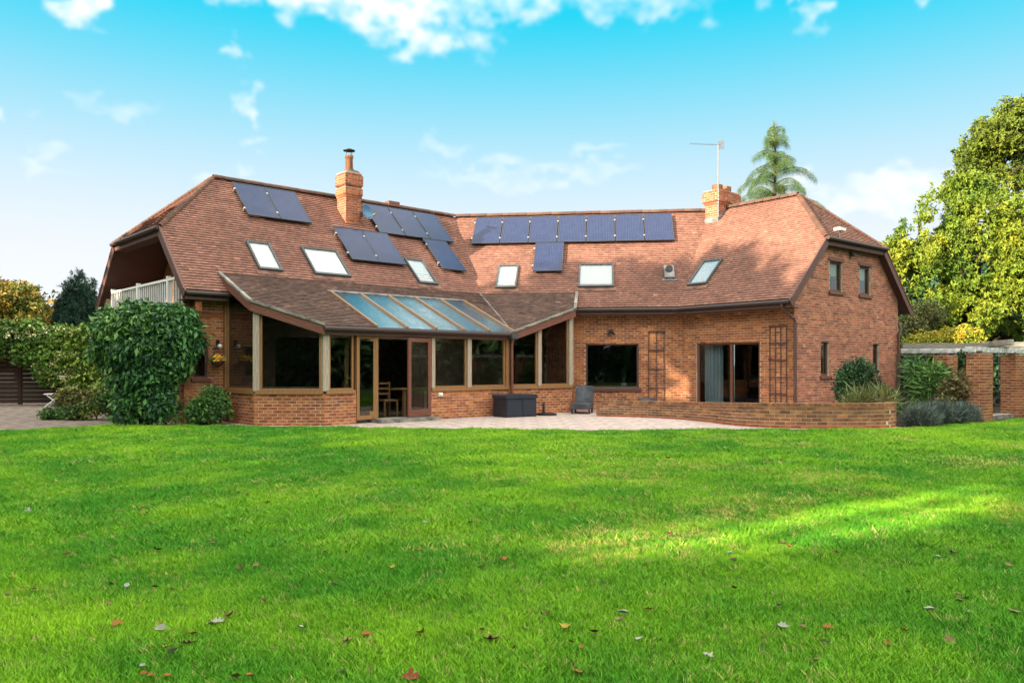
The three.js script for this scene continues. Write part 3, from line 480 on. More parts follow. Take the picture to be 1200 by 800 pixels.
// ------------------------------------------------------------------ solar panels
{
  const p0 = thing('solar_panel', 'dark solar panel in the pair near the balcony end of the ridge', 'solar panel', ID, 'pair of solar panels above the small skylights');
  const W_ = .975, H_ = 1.585, fr = new GB().box(0, W_, 0, .03, 0, .045).box(0, W_, H_ - .03, H_, 0, .045).box(0, .03, .03, H_ - .03, 0, .044).box(W_ - .03, W_, .03, H_ - .03, 0, .044);
  part('panel_frame', fr, M.panelFrame, p0);
  const g = new THREE.PlaneGeometry(W_ - .05, H_ - .05); g.translate(W_ / 2, H_ / 2, .04); part('cell_sheet', g, M.cell, p0); part('back_sheet', B(.02, W_ - .02, .02, H_ - .02, .005, .02), M.dark, p0);
  for (const y of [.3, 1.25]) part('clamp', B(-.05, .0, y - .03, y + .03, -.01, .048), M.alu, p0); part('mounting_rail', new GB().box(-.04, W_, .28, .32, -.07, -.002).box(-.04, W_, 1.23, 1.27, -.07, -.002), M.alu, p0);
  const spot = (pl, x, row, tw) => pl.clone().multiply(new THREE.Matrix4().setPosition(x, sv(row ? 2.47 : 1.32), .11));
  let first = true; const put = (pl, x, row, label, group) => { const f = spot(pl, x, row); if (first) { first = false; p0.userData.label = label; p0.userData.group = group; place(p0, scene, f); } else copyOf(p0, f, label, group); };
  const n = [];
  for (const x of [-8.51, -7.52]) put(PL, x, 0, 'dark solar panel in the pair near the balcony end of the ridge', 'pair of solar panels near the balcony end');
  for (const x of [-5.86, -4.88]) put(PL, x, 1, 'grey solar panel in the pair just below the tall chimney', 'pair of solar panels below the tall chimney');
  for (const x of [-4.13, -3.13, -2.13]) put(PL, x, 0, 'solar panel in the row of three beside the satellite dish', 'row of three solar panels beside the satellite dish');
  put(PL, -2.5, 1, 'single solar panel set below the row of three');
  for (let k = 0; k < 7; k++) put(PC, .86 + k * 1.0, 0, 'striped blue solar panel in the row of seven along the middle ridge', 'row of seven solar panels along the middle ridge');
  put(PC, 3.12, 1, 'single solar panel hanging below the row of seven');
}
// ------------------------------------------------------------------ aerials, dish, lamp on the roof
{
  const ft = FR.clone().multiply(new THREE.Matrix4().setPosition(.74, 0, .56)), a = thing('television_aerial', 'tall thin television aerial on a pole strapped to the short chimney', 'aerial', ft);
  part('mast', new GB().tube([V(0, 6.5, 0), V(0, 9.03, 0)], .02, 8), M.steel, a); part('bracket', new GB().box(-.06, .03, 7.0, 7.03, -.06, .02).box(-.06, .03, 6.7, 6.73, -.06, .02), M.steel, a);
  const bd = V(-.9, .0, -.1).applyMatrix4(new THREE.Matrix4().makeRotationY(rad(-AR))).normalize(), b0 = V(0, 8.98, 0).addScaledVector(bd, -.1), b1 = V(0, 9.05, 0).addScaledVector(bd, .95); part('boom', new GB().tube([b0, b1], .011, 6), M.steel, a);
  const el = new GB(), cr = bd.clone().cross(V(0, 1, 0)).normalize(); for (let k = 0; k < 12; k++) { const p = b0.clone().lerp(b1, .1 + k * .08); el.tube([p.clone().addScaledVector(cr, -.09).add(V(0, .02, 0)), p.clone().addScaledVector(cr, .09).add(V(0, .02, 0))], .006, 5); } part('director_rods', el, M.steel, a);
  part('reflector', new GB().bar(b0.clone().add(V(0, .02, 0)), b0.clone().add(V(0, .14, 0)), .2, .015, cr).bar(b0.clone().add(V(0, -.02, 0)), b0.clone().add(V(0, -.14, 0)), .2, .015, cr), M.steel, a);
}
{
  const f = FL.clone().multiply(new THREE.Matrix4().makeRotationY(rad(18)).setPosition(-4.55, 6.28, 1.22)), d = thing('satellite_dish', 'round blue grey satellite dish fixed to the tall chimney', 'satellite dish', f);
  const dm = std({ color: lin(.05, .16, .28), roughness: .45, side: THREE.DoubleSide }), g = new THREE.LatheGeometry([...Array(9)].map((_, k) => new THREE.Vector2(.235 * k / 8, .07 * (k / 8) ** 2)), 28); g.rotateX(Math.PI / 2 - .25); part('reflector', g, dm, d);
  part('feed_arm', new GB().tube([V(0, -.2, .05), V(0, -.1, .33)], .012, 6), M.darkGrey, d); part('receiver', new GB().tube([V(0, -.1, .30), V(0, -.07, .38)], .028, 10), M.pale, d); part('wall_bracket', new GB().tube([V(0, 0, -.02), V(0, -.04, -.2)], .02, 8).box(-.05, .05, -.14, .06, -.18, -.165), M.darkGrey, d);
}
{
  const f = FR.clone().multiply(new THREE.Matrix4().setPosition(uRv - .03, roofH(sRh) + .03, .95)), d = thing('roof_lamp', 'small white box on a short stalk above the gable gutter', 'lamp', f);
  part('stalk', new GB().tube([V(0, -.05, 0), V(0, .24, 0)], .015, 8), M.darkGrey, d); part('housing', new GB().box(-.10, .10, .24, .32, -.17, .17), M.white, d); part('bracket', B(-.05, .06, -.06, -.02, -.06, .06), M.darkGrey, d);
}
// ------------------------------------------------------------------ balcony railing
{
  const d = thing('balcony_railing', 'white balcony railing under the overhanging roof end', 'railing', FL.clone().multiply(new THREE.Matrix4().setPosition(-10.9, 2.745, 0)));
  part('top_rail', B(-.035, .035, .84, .90, -2.7, 2.75), M.white, d); part('bottom_rail', B(-.025, .025, .08, .13, -2.7, 2.75), M.white, d);
  for (const z of [-2.7, -.35, 2.05]) part('post', B(-.05, .05, 0, .96, z - .05, z + .05), M.white, d);
  for (let z = -2.54; z < 2.75; z += .165) if (Math.abs(z - 2.05) > .07 && Math.abs(z + .35) > .07) part('baluster', B(-.013, .013, .13, .84, z - .016, z + .016), M.white, d);
}
// ------------------------------------------------------------------ trellises on the wall
function trellis(fr, x0, x1, y0, y1, nx, ny, label, mat = M.brownDark, z = .02) {
  const d = thing('wall_trellis', label, 'trellis', fr.clone().multiply(new THREE.Matrix4().setPosition(0, 0, z)));
  for (let k = 0; k < nx; k++) { const x = x0 + (x1 - x0) * k / (nx - 1); part('upright', B(x - .012, x + .012, y0, y1, 0, .016), mat, d); }
  for (let k = 0; k < ny; k++) { const y = y1 - .02 - (y1 - y0 - .1) * k / (ny - 1); part('crosspiece', B(x0 - .03, x1 + .03, y - .016, y + .016, .017, .032), mat, d); }
  return d;
}
const wC = FC.clone().multiply(new THREE.Matrix4().setPosition(0, 0, SW)), wR = FR.clone().multiply(new THREE.Matrix4().setPosition(0, 0, SW));
trellis(wC, 6.88, 7.36, .05, 2.52, 3, 5, 'thin wooden trellis between the wide window and the patio door');
trellis(wR, 4.38, 4.9, .05, 2.56, 4, 6, 'slim wooden trellis between the patio door and the house corner');
{ const d = single('wall_sensor', new GB().box(5.62, 5.76, 2.48, 2.56, .012, .09).tube([V(5.69, 2.5, .05), V(5.60, 2.42, .14)], .03, 8).tube([V(5.69, 2.5, .05), V(5.80, 2.42, .14)], .03, 8), M.dark, wC, 'small dark twin floodlight on the wall above the wide window', 'lamp'); }
console.log('roof things built');
// ------------------------------------------------------------------ ground, lawn, paving
const edge = [[-26, 13.5], [-11, 16.87], [-9.46, 18.5], [-8.5, 18.45], [-7.0, 18.2], [-6.07, 18.0], [-3.9, 17.85], [-2.29, 17.5], [.74, 17.1], [1.84, 16.95], [5.46, 17.2], [7.2, 17.25], [8.8, 17.5], [9.9, 18.3], [11.2, 19.0], [12.2, 19.75], [13.6, 20.75], [18, 22.5], [26, 24]];
const edgeZ = x => { for (let k = 0; k < edge.length - 1; k++) if (x >= edge[k][0] && x <= edge[k + 1][0]) return mix(edge[k][1], edge[k + 1][1], (x - edge[k][0]) / (edge[k + 1][0] - edge[k][0])); return 15; };
const flat = new THREE.Matrix4().makeRotationX(-Math.PI / 2);
const lawnSoil = std({ color: lin(.12, .30, .012), map: T.soil, bumpMap: T.soil, bumpScale: .02, roughness: 1 });
structure('ground', new GB().prism([[-400, -400], [400, -400], [400, 400], [-400, 400]], -.3, -.03), std({ color: lin(.06, .075, .025), map: T.soil, roughness: 1 }), flat);
structure('lawn', new GB().prism([[-26, -20], ...edge.map(([x, z]) => [x, z]).slice(0), [26, -20]], -.02, 0), lawnSoil, flat);
structure('patio', new GB().prism([...edge.slice(2, 13).map(([x, z]) => [x, z + .02]), [9.4, 20.5], [8.2, 24], [4.6, 27], [-1, 26], [-8.2, 20.5]].map(([x, z]) => [x, z]), -.02, .012), std({ color: lin(.66, .52, .47), map: T.rough, bumpMap: T.roughB, bumpScale: .004, roughness: .95 }), flat);
structure('gravel_drive', new GB().prism([...edge.slice(0, 4).map(([x, z]) => [x, z + .02]), [-7.95, 19.0], [-12.6, 24], [-11, 30], [-30, 33]], -.022, .006), std({ color: lin(.62, .48, .43), map: T.soil, bumpMap: T.soil, bumpScale: .02, roughness: 1 }), flat);
structure('planting_bed', new GB().prism([[8.9, 17.7], [9.9, 18.32], [11.2, 19.02], [12.2, 19.8], [18, 22.6], [20, 30], [9, 27], [9.3, 22]], -.022, .008), M.soil, flat);
{ // edging bricks where the paving meets the grass
  const g = new GB(), r = rng(5); for (let k = 2; k < 12; k++) { const [xa, za] = edge[k], [xb, zb] = edge[k + 1], L = Math.hypot(xb - xa, zb - za), n = Math.round(L / .225); for (let q = 0; q < n; q++) { const t0 = (q + .03) / n, t1 = (q + .97) / n, c = .8 + .4 * r(); g.color([.40 * c, .27 * c, .21 * c]); g.bar(V(mix(xa, xb, t0), .01, -mix(za, zb, t0) - .06), V(mix(xa, xb, t1), .01, -mix(za, zb, t1) - .06), .11, .03); } }
  const m = structure('patio_edging', g, M.brick); m.userData.kind = 'structure';
}
// ------------------------------------------------------------------ grass
{
  const clump = (n, seed, hgt, spread) => { const r = rng(seed), g = new GB(); for (let k = 0; k < n; k++) { const a = r() * 6.283, d = Math.sqrt(r()) * spread, x = Math.cos(a) * d, z = Math.sin(a) * d, h = hgt * (.6 + .7 * r()), b = r() * 6.283, w = .0022 + .0014 * r(), lean = h * (.25 + .7 * r()), la = r() * 6.283, dx = Math.cos(b) * w, dz = Math.sin(b) * w, mx = Math.cos(la) * lean, mz = Math.sin(la) * lean;
      const p0 = V(x - dx, -.004, z - dz), p1 = V(x + dx, -.004, z + dz), q0 = V(x - dx * .8 + mx * .35, h * .55, z - dz * .8 + mz * .35), q1 = V(x + dx * .8 + mx * .35, h * .55, z + dz * .8 + mz * .35), t = V(x + mx, h, z + mz);
      g.quad(p0, p1, q1, q0).tri(q0, q1, t); } return g.geo(); };
  const kinds = [clump(12, 1, .040, .036), clump(12, 2, .034, .036), clump(10, 3, .046, .04)];
  const bands = [[2.0, 6, 1900, 1], [6, 11, 900, 1.35], [11, 22, 430, 1.8]], r = rng(99);
  const buf = kinds.map(() => []), mtx = new THREE.Matrix4(), q = new THREE.Quaternion(), up = V(0, 1, 0);
  for (const [z0, z1, den, sc] of bands) {
    const wMax = .68 * z1 + 1.6, n = Math.round(2 * wMax * (z1 - z0) * den);
    for (let k = 0; k < n; k++) { const X = (r() * 2 - 1) * wMax, Z = mix(z0, z1, r()); if (Math.abs(X) > .68 * Z + 1.6 || Z > edgeZ(X) - .02) continue;
      const big = fbm(X * .35, Z * .35, 2, 4), sm = fbm(X * 1.6, Z * 1.6, 7, 3), dry = sstep(.55, .78, fbm(X * .8, Z * .8, 21, 4)) * sstep(-6, 4, X + (8 - Z) * .5), tuft = vnoise(X * 3.1, Z * 3.1, 4);
      const t = clamp(.2 + 1.3 * (big - .42) + 1.1 * (sm - .5) + .25 * (r() - .5), 0, 1), f = .8 + .4 * r();
      let c = [mix(.055, .27, t), mix(.25, .50, t), mix(.002, .006, t)]; if (r() < dry * .35) c = [.46, .42, .10]; else if (r() < .03) c = [.40, .36, .12];
      const s = sc * (.5 + .85 * tuft) * (.8 + .4 * r()); q.setFromAxisAngle(up, r() * 6.283); mtx.compose(V(X, 0, -Z), q, V(s, s * (sc > 1.5 ? .75 : sc > 1.2 ? .85 : 1), s)); buf[k % 3].push([mtx.clone(), c.map(v => v * f)]); }
  }
  buf.forEach((list, k) => { const m = new THREE.InstancedMesh(kinds[k], M.grass, list.length); const c = new THREE.Color(); list.forEach(([a, b], i) => { m.setMatrixAt(i, a); m.setColorAt(i, c.setRGB(...b)); }); m.name = numbered('grass'); m.userData = { kind: 'stuff', label: ['bright green mown lawn grass', 'short green lawn grass between the taller blades', 'taller loose blades across the lawn'][k], category: 'grass' }; m.castShadow = m.receiveShadow = true; scene.add(m); console.log('grass', list.length); });
}
// ------------------------------------------------------------------ curved garden wall
{
  const pts = [[2.36, 21.93], [3.5, 21.45], [4.4, 20.65], [4.9, 19.6], [5.3, 18.45], [5.95, 17.82], [6.9, 17.6], [7.8, 17.62], [8.6, 17.85], [9.05, 18.5], [9.12, 19.4]];
  const cv = new THREE.CatmullRomCurve3(pts.map(([x, z]) => V(x, 0, -z)), false, 'centripetal'), L = cv.getLength(), w = thing('curved_garden_wall', 'low curved red brick wall in front of the patio doors', 'garden wall', frame(6, 18.5));
  const hgt = t => mix(.455, .575, sstep(.15, .62, t)), core = new GB(), N = 90, P = (t, o, y) => { const p = cv.getPointAt(t), g = cv.getTangentAt(t), n = V(-g.z, 0, g.x); return p.addScaledVector(n, o).setY(y); };
  for (let k = 0; k < N; k++) { const a = k / N, b = (k + 1) / N; core.hex([P(a, -.205, 0), P(b, -.205, 0), P(b, -.205, hgt(b) - .065), P(a, -.205, hgt(a) - .065), P(a, 0, 0), P(b, 0, 0), P(b, 0, hgt(b) - .065), P(a, 0, hgt(a) - .065)]); }
  part('wall_core', core, M.mortar, w, ID);
  const oldTones = [[.44, .18, .075], [.36, .145, .065], [.50, .23, .10], [.27, .12, .065], [.42, .20, .085], [.34, .16, .08]], mats = oldTones.flatMap(c => [.85, 1.1].map(f => std({ color: lin(...c.map(v => v * f)), map: T.rough, bumpMap: T.roughB, bumpScale: .005, roughness: .95 }))), baseMats = [[.58, .15, .06], [.50, .125, .055]].map(c => std({ color: lin(...c), map: T.rough, roughness: .93 })), r = rng(8);
  const rows = 6, geos = {}; let count = 0; const rest = new GB();
  const brickAt = (t0, t1, y0, y1, mat, name, out = .011, back = -.03) => { const a = P(t0, out, y0), b = P(t1, out, y0), c = P(t1, out, y1), d = P(t0, out, y1), a2 = P(t0, back, y0), b2 = P(t1, back, y0), c2 = P(t1, back, y1), d2 = P(t0, back, y1); const g = new GB(); g.off = [r(), r()]; const o = a.clone().add(c).multiplyScalar(.5); const q = [a2, b2, c2, d2, a, b, c, d].map(v => v.clone().sub(o)); part(name, g.hex(q), mat, w, new THREE.Matrix4().setPosition(o)); };
  const n = Math.round(L / .225);
  for (let row = 0; row < rows; row++) for (let k = -1; k < n; k++) { const s = (k + (row % 2) / 2), t0 = Math.max(0, (s + .02) / n), t1 = Math.min(1, (s + .98) / n); if (t1 - t0 < .002) continue; const h = hgt((t0 + t1) / 2) - .075, y0 = h * row / rows + .004, y1 = h * (row + 1) / rows - .010; brickAt(t0, t1, y0, y1, row === 0 ? baseMats[k & 1] : mats[Math.floor(r() * mats.length)], 'brick', .007 + (r() - .5) * .005); }
  const m = Math.round(L / .115); for (let k = 0; k < m; k++) { const h = hgt((k + .5) / m); brickAt((k + .04) / m, (k + .96) / m, h - .07, h, mats[Math.floor(r() * mats.length)], 'coping_brick', .014, -.215); }
}
// ------------------------------------------------------------------ patio furniture
{
  const f = frame(.08, 21.82, 34), b = thing('storage_box', 'dark navy plastic storage box standing on the patio by the glazed wall', 'storage box', f), m = std({ color: lin(.012, .02, .035), roughness: .5, bumpMap: T.wood, bumpScale: .004 });
  part('body', new GB().box(-.5, .5, .0, .52, -.33, .33), m, b); part('lid', new GB().box(-.53, .53, .525, .60, -.36, .36).prism([[-.53, .6], [.53, .6], [.48, .63], [-.48, .63]], -.34, .34), m, b);
  for (const x of [-.26, .26]) part('front_panel', B(x - .22, x + .22, .06, .48, .331, .342), m, b); part('handle', B(-.09, .09, .53, .56, .36, .385), m, b);
}
{
  const b = thing('parasol_base', 'black parasol base with short upright tube beside the storage box', 'parasol base', frame(.98, 22.35, 10)); part('base_plate', new GB().tube([V(0, 0, 0), V(0, .05, 0), V(0, .075, 0)], [.3, .3, .22], 20), M.dark, b); part('tube', new GB().tube([V(-.08, .05, 0), V(-.08, .36, 0)], .035, 12), M.dark, b);
}
{
  const m = std({ color: lin(.11, .12, .15), roughness: .75, map: T.weather }), mk = (f, ang, label) => { const l = thing('sun_lounger', label, 'sun lounger', f); const c = Math.cos(rad(ang)), s = Math.sin(rad(ang));
    part('seat', new GB().prism([[-.28, .16], [.28, .16], [.28, .30], [-.28, .30]], -.2, .75), m, l); part('backrest', new GB().hex([V(-.28, .2, -.2), V(.28, .2, -.2), V(.26, .2 + .58 * s, -.2 - .58 * c), V(-.26, .2 + .58 * s, -.2 - .58 * c), V(-.28, .3, -.12), V(.28, .3, -.12), V(.26, .3 + .58 * s, -.14 - .58 * c), V(-.26, .3 + .58 * s, -.14 - .58 * c)]), m, l);
    for (const x of [-.25, .25]) for (const z of [-.1, .65]) part('leg', B(x - .025, x + .025, 0, .165, z - .03, z + .03), m, l); return l; };
  mk(frame(2.14, 23.55, -12), 62, 'grey sun lounger with raised back beside the glazed corner');
  mk(frame(3.15, 23.3, -10), 8, 'grey sun lounger lying nearly flat behind the low wall below the wide window');
  mk(frame(4.15, 23.2, 5), 14, 'grey sun lounger with slightly raised back below the thin trellis');
}
{ const l = thing('wall_light', 'round white wall light under the glazed wall sill', 'lamp', FL.clone().multiply(new THREE.Matrix4().setPosition(-5.35, .66, 6.18))); const g = new THREE.SphereGeometry(.05, 16, 12); g.scale(1.1, .9, .8); part('cover', g, M.white, l, FL.clone().multiply(new THREE.Matrix4().setPosition(-5.35, .66, 6.215))); part('back_plate', B(-.06, .06, -.05, .05, -.02, .012), M.white, l); }
{ // hanging basket and lamp on the left wall
  const f = FL.clone().multiply(new THREE.Matrix4().setPosition(-10.25, 1.75, SWL)), b = thing('hanging_basket', 'hanging basket of yellow flowers on a wall bracket', 'hanging basket', f);
  part('bracket', new GB().tube([V(0, .1, 0), V(0, .12, .2), V(0, .1, .32)], .012, 6).tube([V(0, -.15, .02), V(0, .11, .2)], .01, 6), M.dark, b); part('chains', new GB().tube([V(0, .1, .32), V(-.14, -.2, .32)], .004, 4).tube([V(0, .1, .32), V(.14, -.2, .32)], .004, 4), M.dark, b);
  const g = new THREE.SphereGeometry(.16, 16, 8, 0, 6.283, Math.PI / 2, Math.PI / 2); g.translate(0, -.2, .32); part('bowl', g, M.brownDark, b);
  const fl = new GB(), r = rng(3); for (let k = 0; k < 120; k++) { const a = r() * 6.28, d = .19 * Math.sqrt(r()), p = V(Math.cos(a) * d, -.2 + r() * .14 - d * .3, .32 + Math.sin(a) * d), s = .02 + .02 * r(); fl.color(r() < .45 ? [.75, .42, .02] : r() < .3 ? [.6, .12, .02] : [.06, .14, .02]); fl.tri(p.clone().add(V(-s, 0, r() * s)), p.clone().add(V(s, r() * s, s)), p.clone().add(V(0, s * 1.5, -r() * s))); } part('flowers', fl, std({ vertexColors: true, side: THREE.DoubleSide, roughness: .8 }), b);
  const lf = FL.clone().multiply(new THREE.Matrix4().setPosition(-10.13, 1.93, SWL)), l = thing('wall_lantern', 'small dark wall lantern with white globe above the hanging basket', 'lamp', lf); part('arm', new GB().tube([V(0, .08, 0), V(0, .12, .1), V(0, .05, .16)], .013, 6).box(-.04, .04, -.02, .14, .0, .03), M.dark, l); const gg = new THREE.SphereGeometry(.055, 14, 10); gg.translate(0, -.02, .16); part('globe', gg, M.white, l);
}
{ // white folding stool by the fence
  const b = thing('folding_stool', 'small white folding stool with crossed legs by the fence', 'stool', frame(-15.9, 27.3, 10)); part('seat', B(-.3, .3, .42, .455, -.2, .2), M.white, b); for (const z of [-.17, .17]) { part('leg', new GB().bar(V(-.27, 0, z), V(.24, .42, z), .03, .035), M.white, b); part('leg', new GB().bar(V(.27, 0, z * .85), V(-.24, .42, z * .85), .03, .035), M.white, b); }
}
// ------------------------------------------------------------------ things seen through the glass
{
  const f = FL.clone().multiply(new THREE.Matrix4().setPosition(-6.05, .03, 4.7)), m = std({ color: lin(.32, .17, .06), map: T.wood, roughness: .6 }), c = thing('dining_chair', 'light wooden dining chair just inside the open glass doors', 'chair', f);
  part('seat', B(-.22, .22, .43, .47, -.22, .22), m, c); for (const x of [-.2, .2]) { part('leg', B(x - .02, x + .02, 0, .43, .17, .21), m, c); part('leg', B(x - .02, x + .02, 0, .95, -.22, -.18), m, c); } for (const y of [.6, .74, .88]) part('back_slat', B(-.18, .18, y, y + .05, -.21, -.19), m, c);
  const t = thing('dining_table', 'wooden dining table behind the glazed wall', 'table', FL.clone().multiply(new THREE.Matrix4().setPosition(-5.0, .03, 4.6))); part('tabletop', B(-.75, .75, .72, .76, -.45, .45), m, t); for (const x of [-.68, .68]) for (const z of [-.38, .38]) part('leg', B(x - .04, x + .04, 0, .72, z - .04, z + .04), m, t);
  const sm = std({ color: lin(.22, .22, .22), roughness: .95 }), s = thing('sofa', 'pale sofa inside the glazed corner bay', 'sofa', FL.clone().multiply(new THREE.Matrix4().makeRotationY(rad(-42)).setPosition(-8.9, .03, 4.75)));
  part('seat', B(-.8, .8, .12, .44, -.4, .4), sm, s); part('backrest', B(-.8, .8, .44, .86, -.4, -.18), sm, s); for (const x of [-.9, .8]) part('armrest', B(x, x + .1, .1, .62, -.4, .4), sm, s);
  const pt = std({ color: lin(.5, .5, .48), roughness: .6 }), pl = thing('potted_plant', 'pale pot with spiky plant on the sill of the wide window', 'potted plant', FC.clone().multiply(new THREE.Matrix4().setPosition(6.1, .715, SW - .27)));
  part('pot', new THREE.LatheGeometry([[0, 0], [.07, 0], [.09, .15], [.08, .15], [.07, .05], [0, .05]].map(q => new THREE.Vector2(...q)), 16), pt, pl); const lf = new GB(), r = rng(12); lf.color([.1, .15, .06]); for (let k = 0; k < 22; k++) { const a = r() * 6.28, h = .2 + .22 * r(), l = .1 * r() + .04; lf.tri(V(-.012, .12, 0), V(.012, .12, 0), V(Math.cos(a) * l, .12 + h, Math.sin(a) * l)); } part('leaves', lf, std({ vertexColors: true, side: THREE.DoubleSide }), pl);
  part('inner_sill', B(4.9, 6.55, .68, .712, -.45, -.14), M.white, house, wC);
}
// ------------------------------------------------------------------ fence on the left
{
  const fe = thing('garden_fence', 'dark brown horizontal board fence under the climbing vine', 'fence', frame(-18, 28.7, 8)), r = rng(17), ms = [.9, 1.1, 1.3].map(f => std({ color: lin(.075 * f, .04 * f, .03 * f), map: T.wood, roughness: .85 }));
  for (let bay = -4; bay < 4; bay++) { const x = bay * 1.9; part('post', B(x - .06, x + .06, 0, 2.1, -.08, .05), ms[0], fe); for (let k = 0; k < 13; k++) part('board', B(x + .062, x + 1.838, .05 + k * .155, .05 + k * .155 + .146, -.02 + (r() - .5) * .008, .005 + (r() - .5) * .008), ms[Math.floor(r() * 3)], fe); }
}
// ------------------------------------------------------------------ pergola with brick piers on the right
{
  const core = M.mortar, lb = (a, b) => B(-a / 2, a / 2, 0, .061, -b / 2, b / 2).geo(), gS = lb(.211, .0985), r = rng(23);
  const warmMats = [[.56, .20, .075], [.48, .16, .065], [.64, .25, .095], [.40, .125, .055]].map(c => std({ color: lin(...c), map: T.rough, bumpMap: T.roughB, bumpScale: .005, roughness: .93 }));
  const pier = (X, Z, a, label) => { const p = thing('brick_pier', label, 'pier', frame(X, Z, a), 'brick piers of the pergola'); part('pier_core', B(-.212, .212, 0, 1.725, -.212, .212), core, p);
    for (let k = 0; k < 23; k++) { const y = .004 + k * .075; for (const [x, z, t] of [[-.1125, .169, 0], [.1125, .169, 0], [-.1125, -.169, 0], [.1125, -.169, 0], [.169, 0, 1], [-.169, 0, 1]]) { const m = new THREE.Mesh(gS, warmMats[Math.floor(r() * 4)]); m.name = 'brick'; m.castShadow = m.receiveShadow = true; const od = k % 2; m.position.set(od ? z : x, y, od ? -x : z); m.position.multiply(V(1, 1, 1)); m.rotation.y = (t + od) % 2 ? Math.PI / 2 : 0; const j = (r() - .5) * .004; m.position.x += j; m.position.z += j; p.add(m); } }
    part('bolt', new GB().box(-.05, .05, 1.73, 1.80, -.05, .05), M.brownDark, p); return p; };
  pier(12.95, 23.4, 20, 'brick pier half hidden by tall plants beside the house corner'); pier(11.86, 19.9, 32, 'brick pier standing forward at the edge of the lawn'); pier(14.12, 22.1, 24, 'brick pier at the end of the stone step'); pier(16.4, 24.2, 24, 'brick pier farthest from the house');
  const pg = thing('pergola', 'weathered timber pergola beams laid across the brick piers', 'pergola', frame(13.5, 23)); const wb = std({ color: lin(.82, .84, .86), map: T.rough, roughness: .7 }), old = std({ color: lin(.40, .36, .31), map: T.wood, bumpMap: T.wood, bumpScale: .006, roughness: .95 });
  part('beam', new GB().bar(V(12.1, 1.88, -24.4), V(17.5, 1.88, -23.4), .12, .15), wb, pg, ID); part('beam', new GB().bar(V(11.5, 1.84, -19.8), V(17.2, 1.84, -24.9), .12, .13), wb, pg, ID);
  for (const [a, b] of [[V(11.95, 2.03, -24.0), V(14.2, 2.02, -23.2)], [V(14.0, 2.045, -23.4), V(17.4, 2.04, -22.7)], [V(13.6, 2.06, -21.4), V(14.8, 2.05, -25)]]) part('weathered_beam', new GB().bar(a, b, .16, .15), old, pg, ID);
  const tr = thing('lattice_panel', 'square lattice panel behind the pergola piers', 'trellis', frame(13.2, 25.2, 6)), tm = std({ color: lin(.055, .075, .06), roughness: .85 }); for (let k = 0; k < 16; k++) part('upright', B(-.9 + k * .25, -.87 + k * .25, .1, 1.8, 0, .02), tm, tr); for (let k = 0; k < 8; k++) part('crosspiece', B(-.9, 2.9, .12 + k * .23, .15 + k * .23, .021, .04), tm, tr);
  single('stone_step', new GB().prism([[-.75, 0], [.75, 0], [.74, .11], [-.74, .11]], -.2, .2), M.pale, frame(13.0, 21.1, 40), 'pale stone step between two brick piers', 'step');
}
console.log('garden things built');
// ------------------------------------------------------------------ plants and trees
function leafClump(n, seed, spread, len, wid, fold = .25, droop = 0) { const r = rng(seed), g = new GB(); for (let k = 0; k < n; k++) { const c = V(r() - .5, r() - .5, r() - .5).multiplyScalar(2 * spread), a = V(r() - .5, r() - .5 - droop, r() - .5).normalize(), n0 = V(r() - .5, r() + .25, r() - .5).normalize(), s = a.clone().cross(n0).normalize(), up = s.clone().cross(a), l = len * (.7 + .6 * r()), w = wid * (.7 + .6 * r()); const b = c.clone(), t = c.clone().addScaledVector(a, l), m = c.clone().addScaledVector(a, l * .45), p = m.clone().addScaledVector(s, w / 2).addScaledVector(up, w * fold), q = m.clone().addScaledVector(s, -w / 2).addScaledVector(up, w * fold); g.tri(b, p, t).tri(b, t, q); } return g.geo(); }
const CL = { mid: leafClump(8, 5, .16, .17, .10), small: leafClump(9, 6, .11, .10, .055), big: leafClump(7, 7, .26, .30, .19), vine: leafClump(7, 8, .12, .13, .085, .2, .4), large: leafClump(9, 9, .45, .55, .36), blade: leafClump(8, 10, .10, .34, .045, .1, .2), wist: leafClump(9, 11, .14, .19, .075, .2, .35), spike: leafClump(14, 13, .07, .16, .012, .1, -.9), yew: leafClump(14, 14, .09, .16, .028, .1, -.8) };
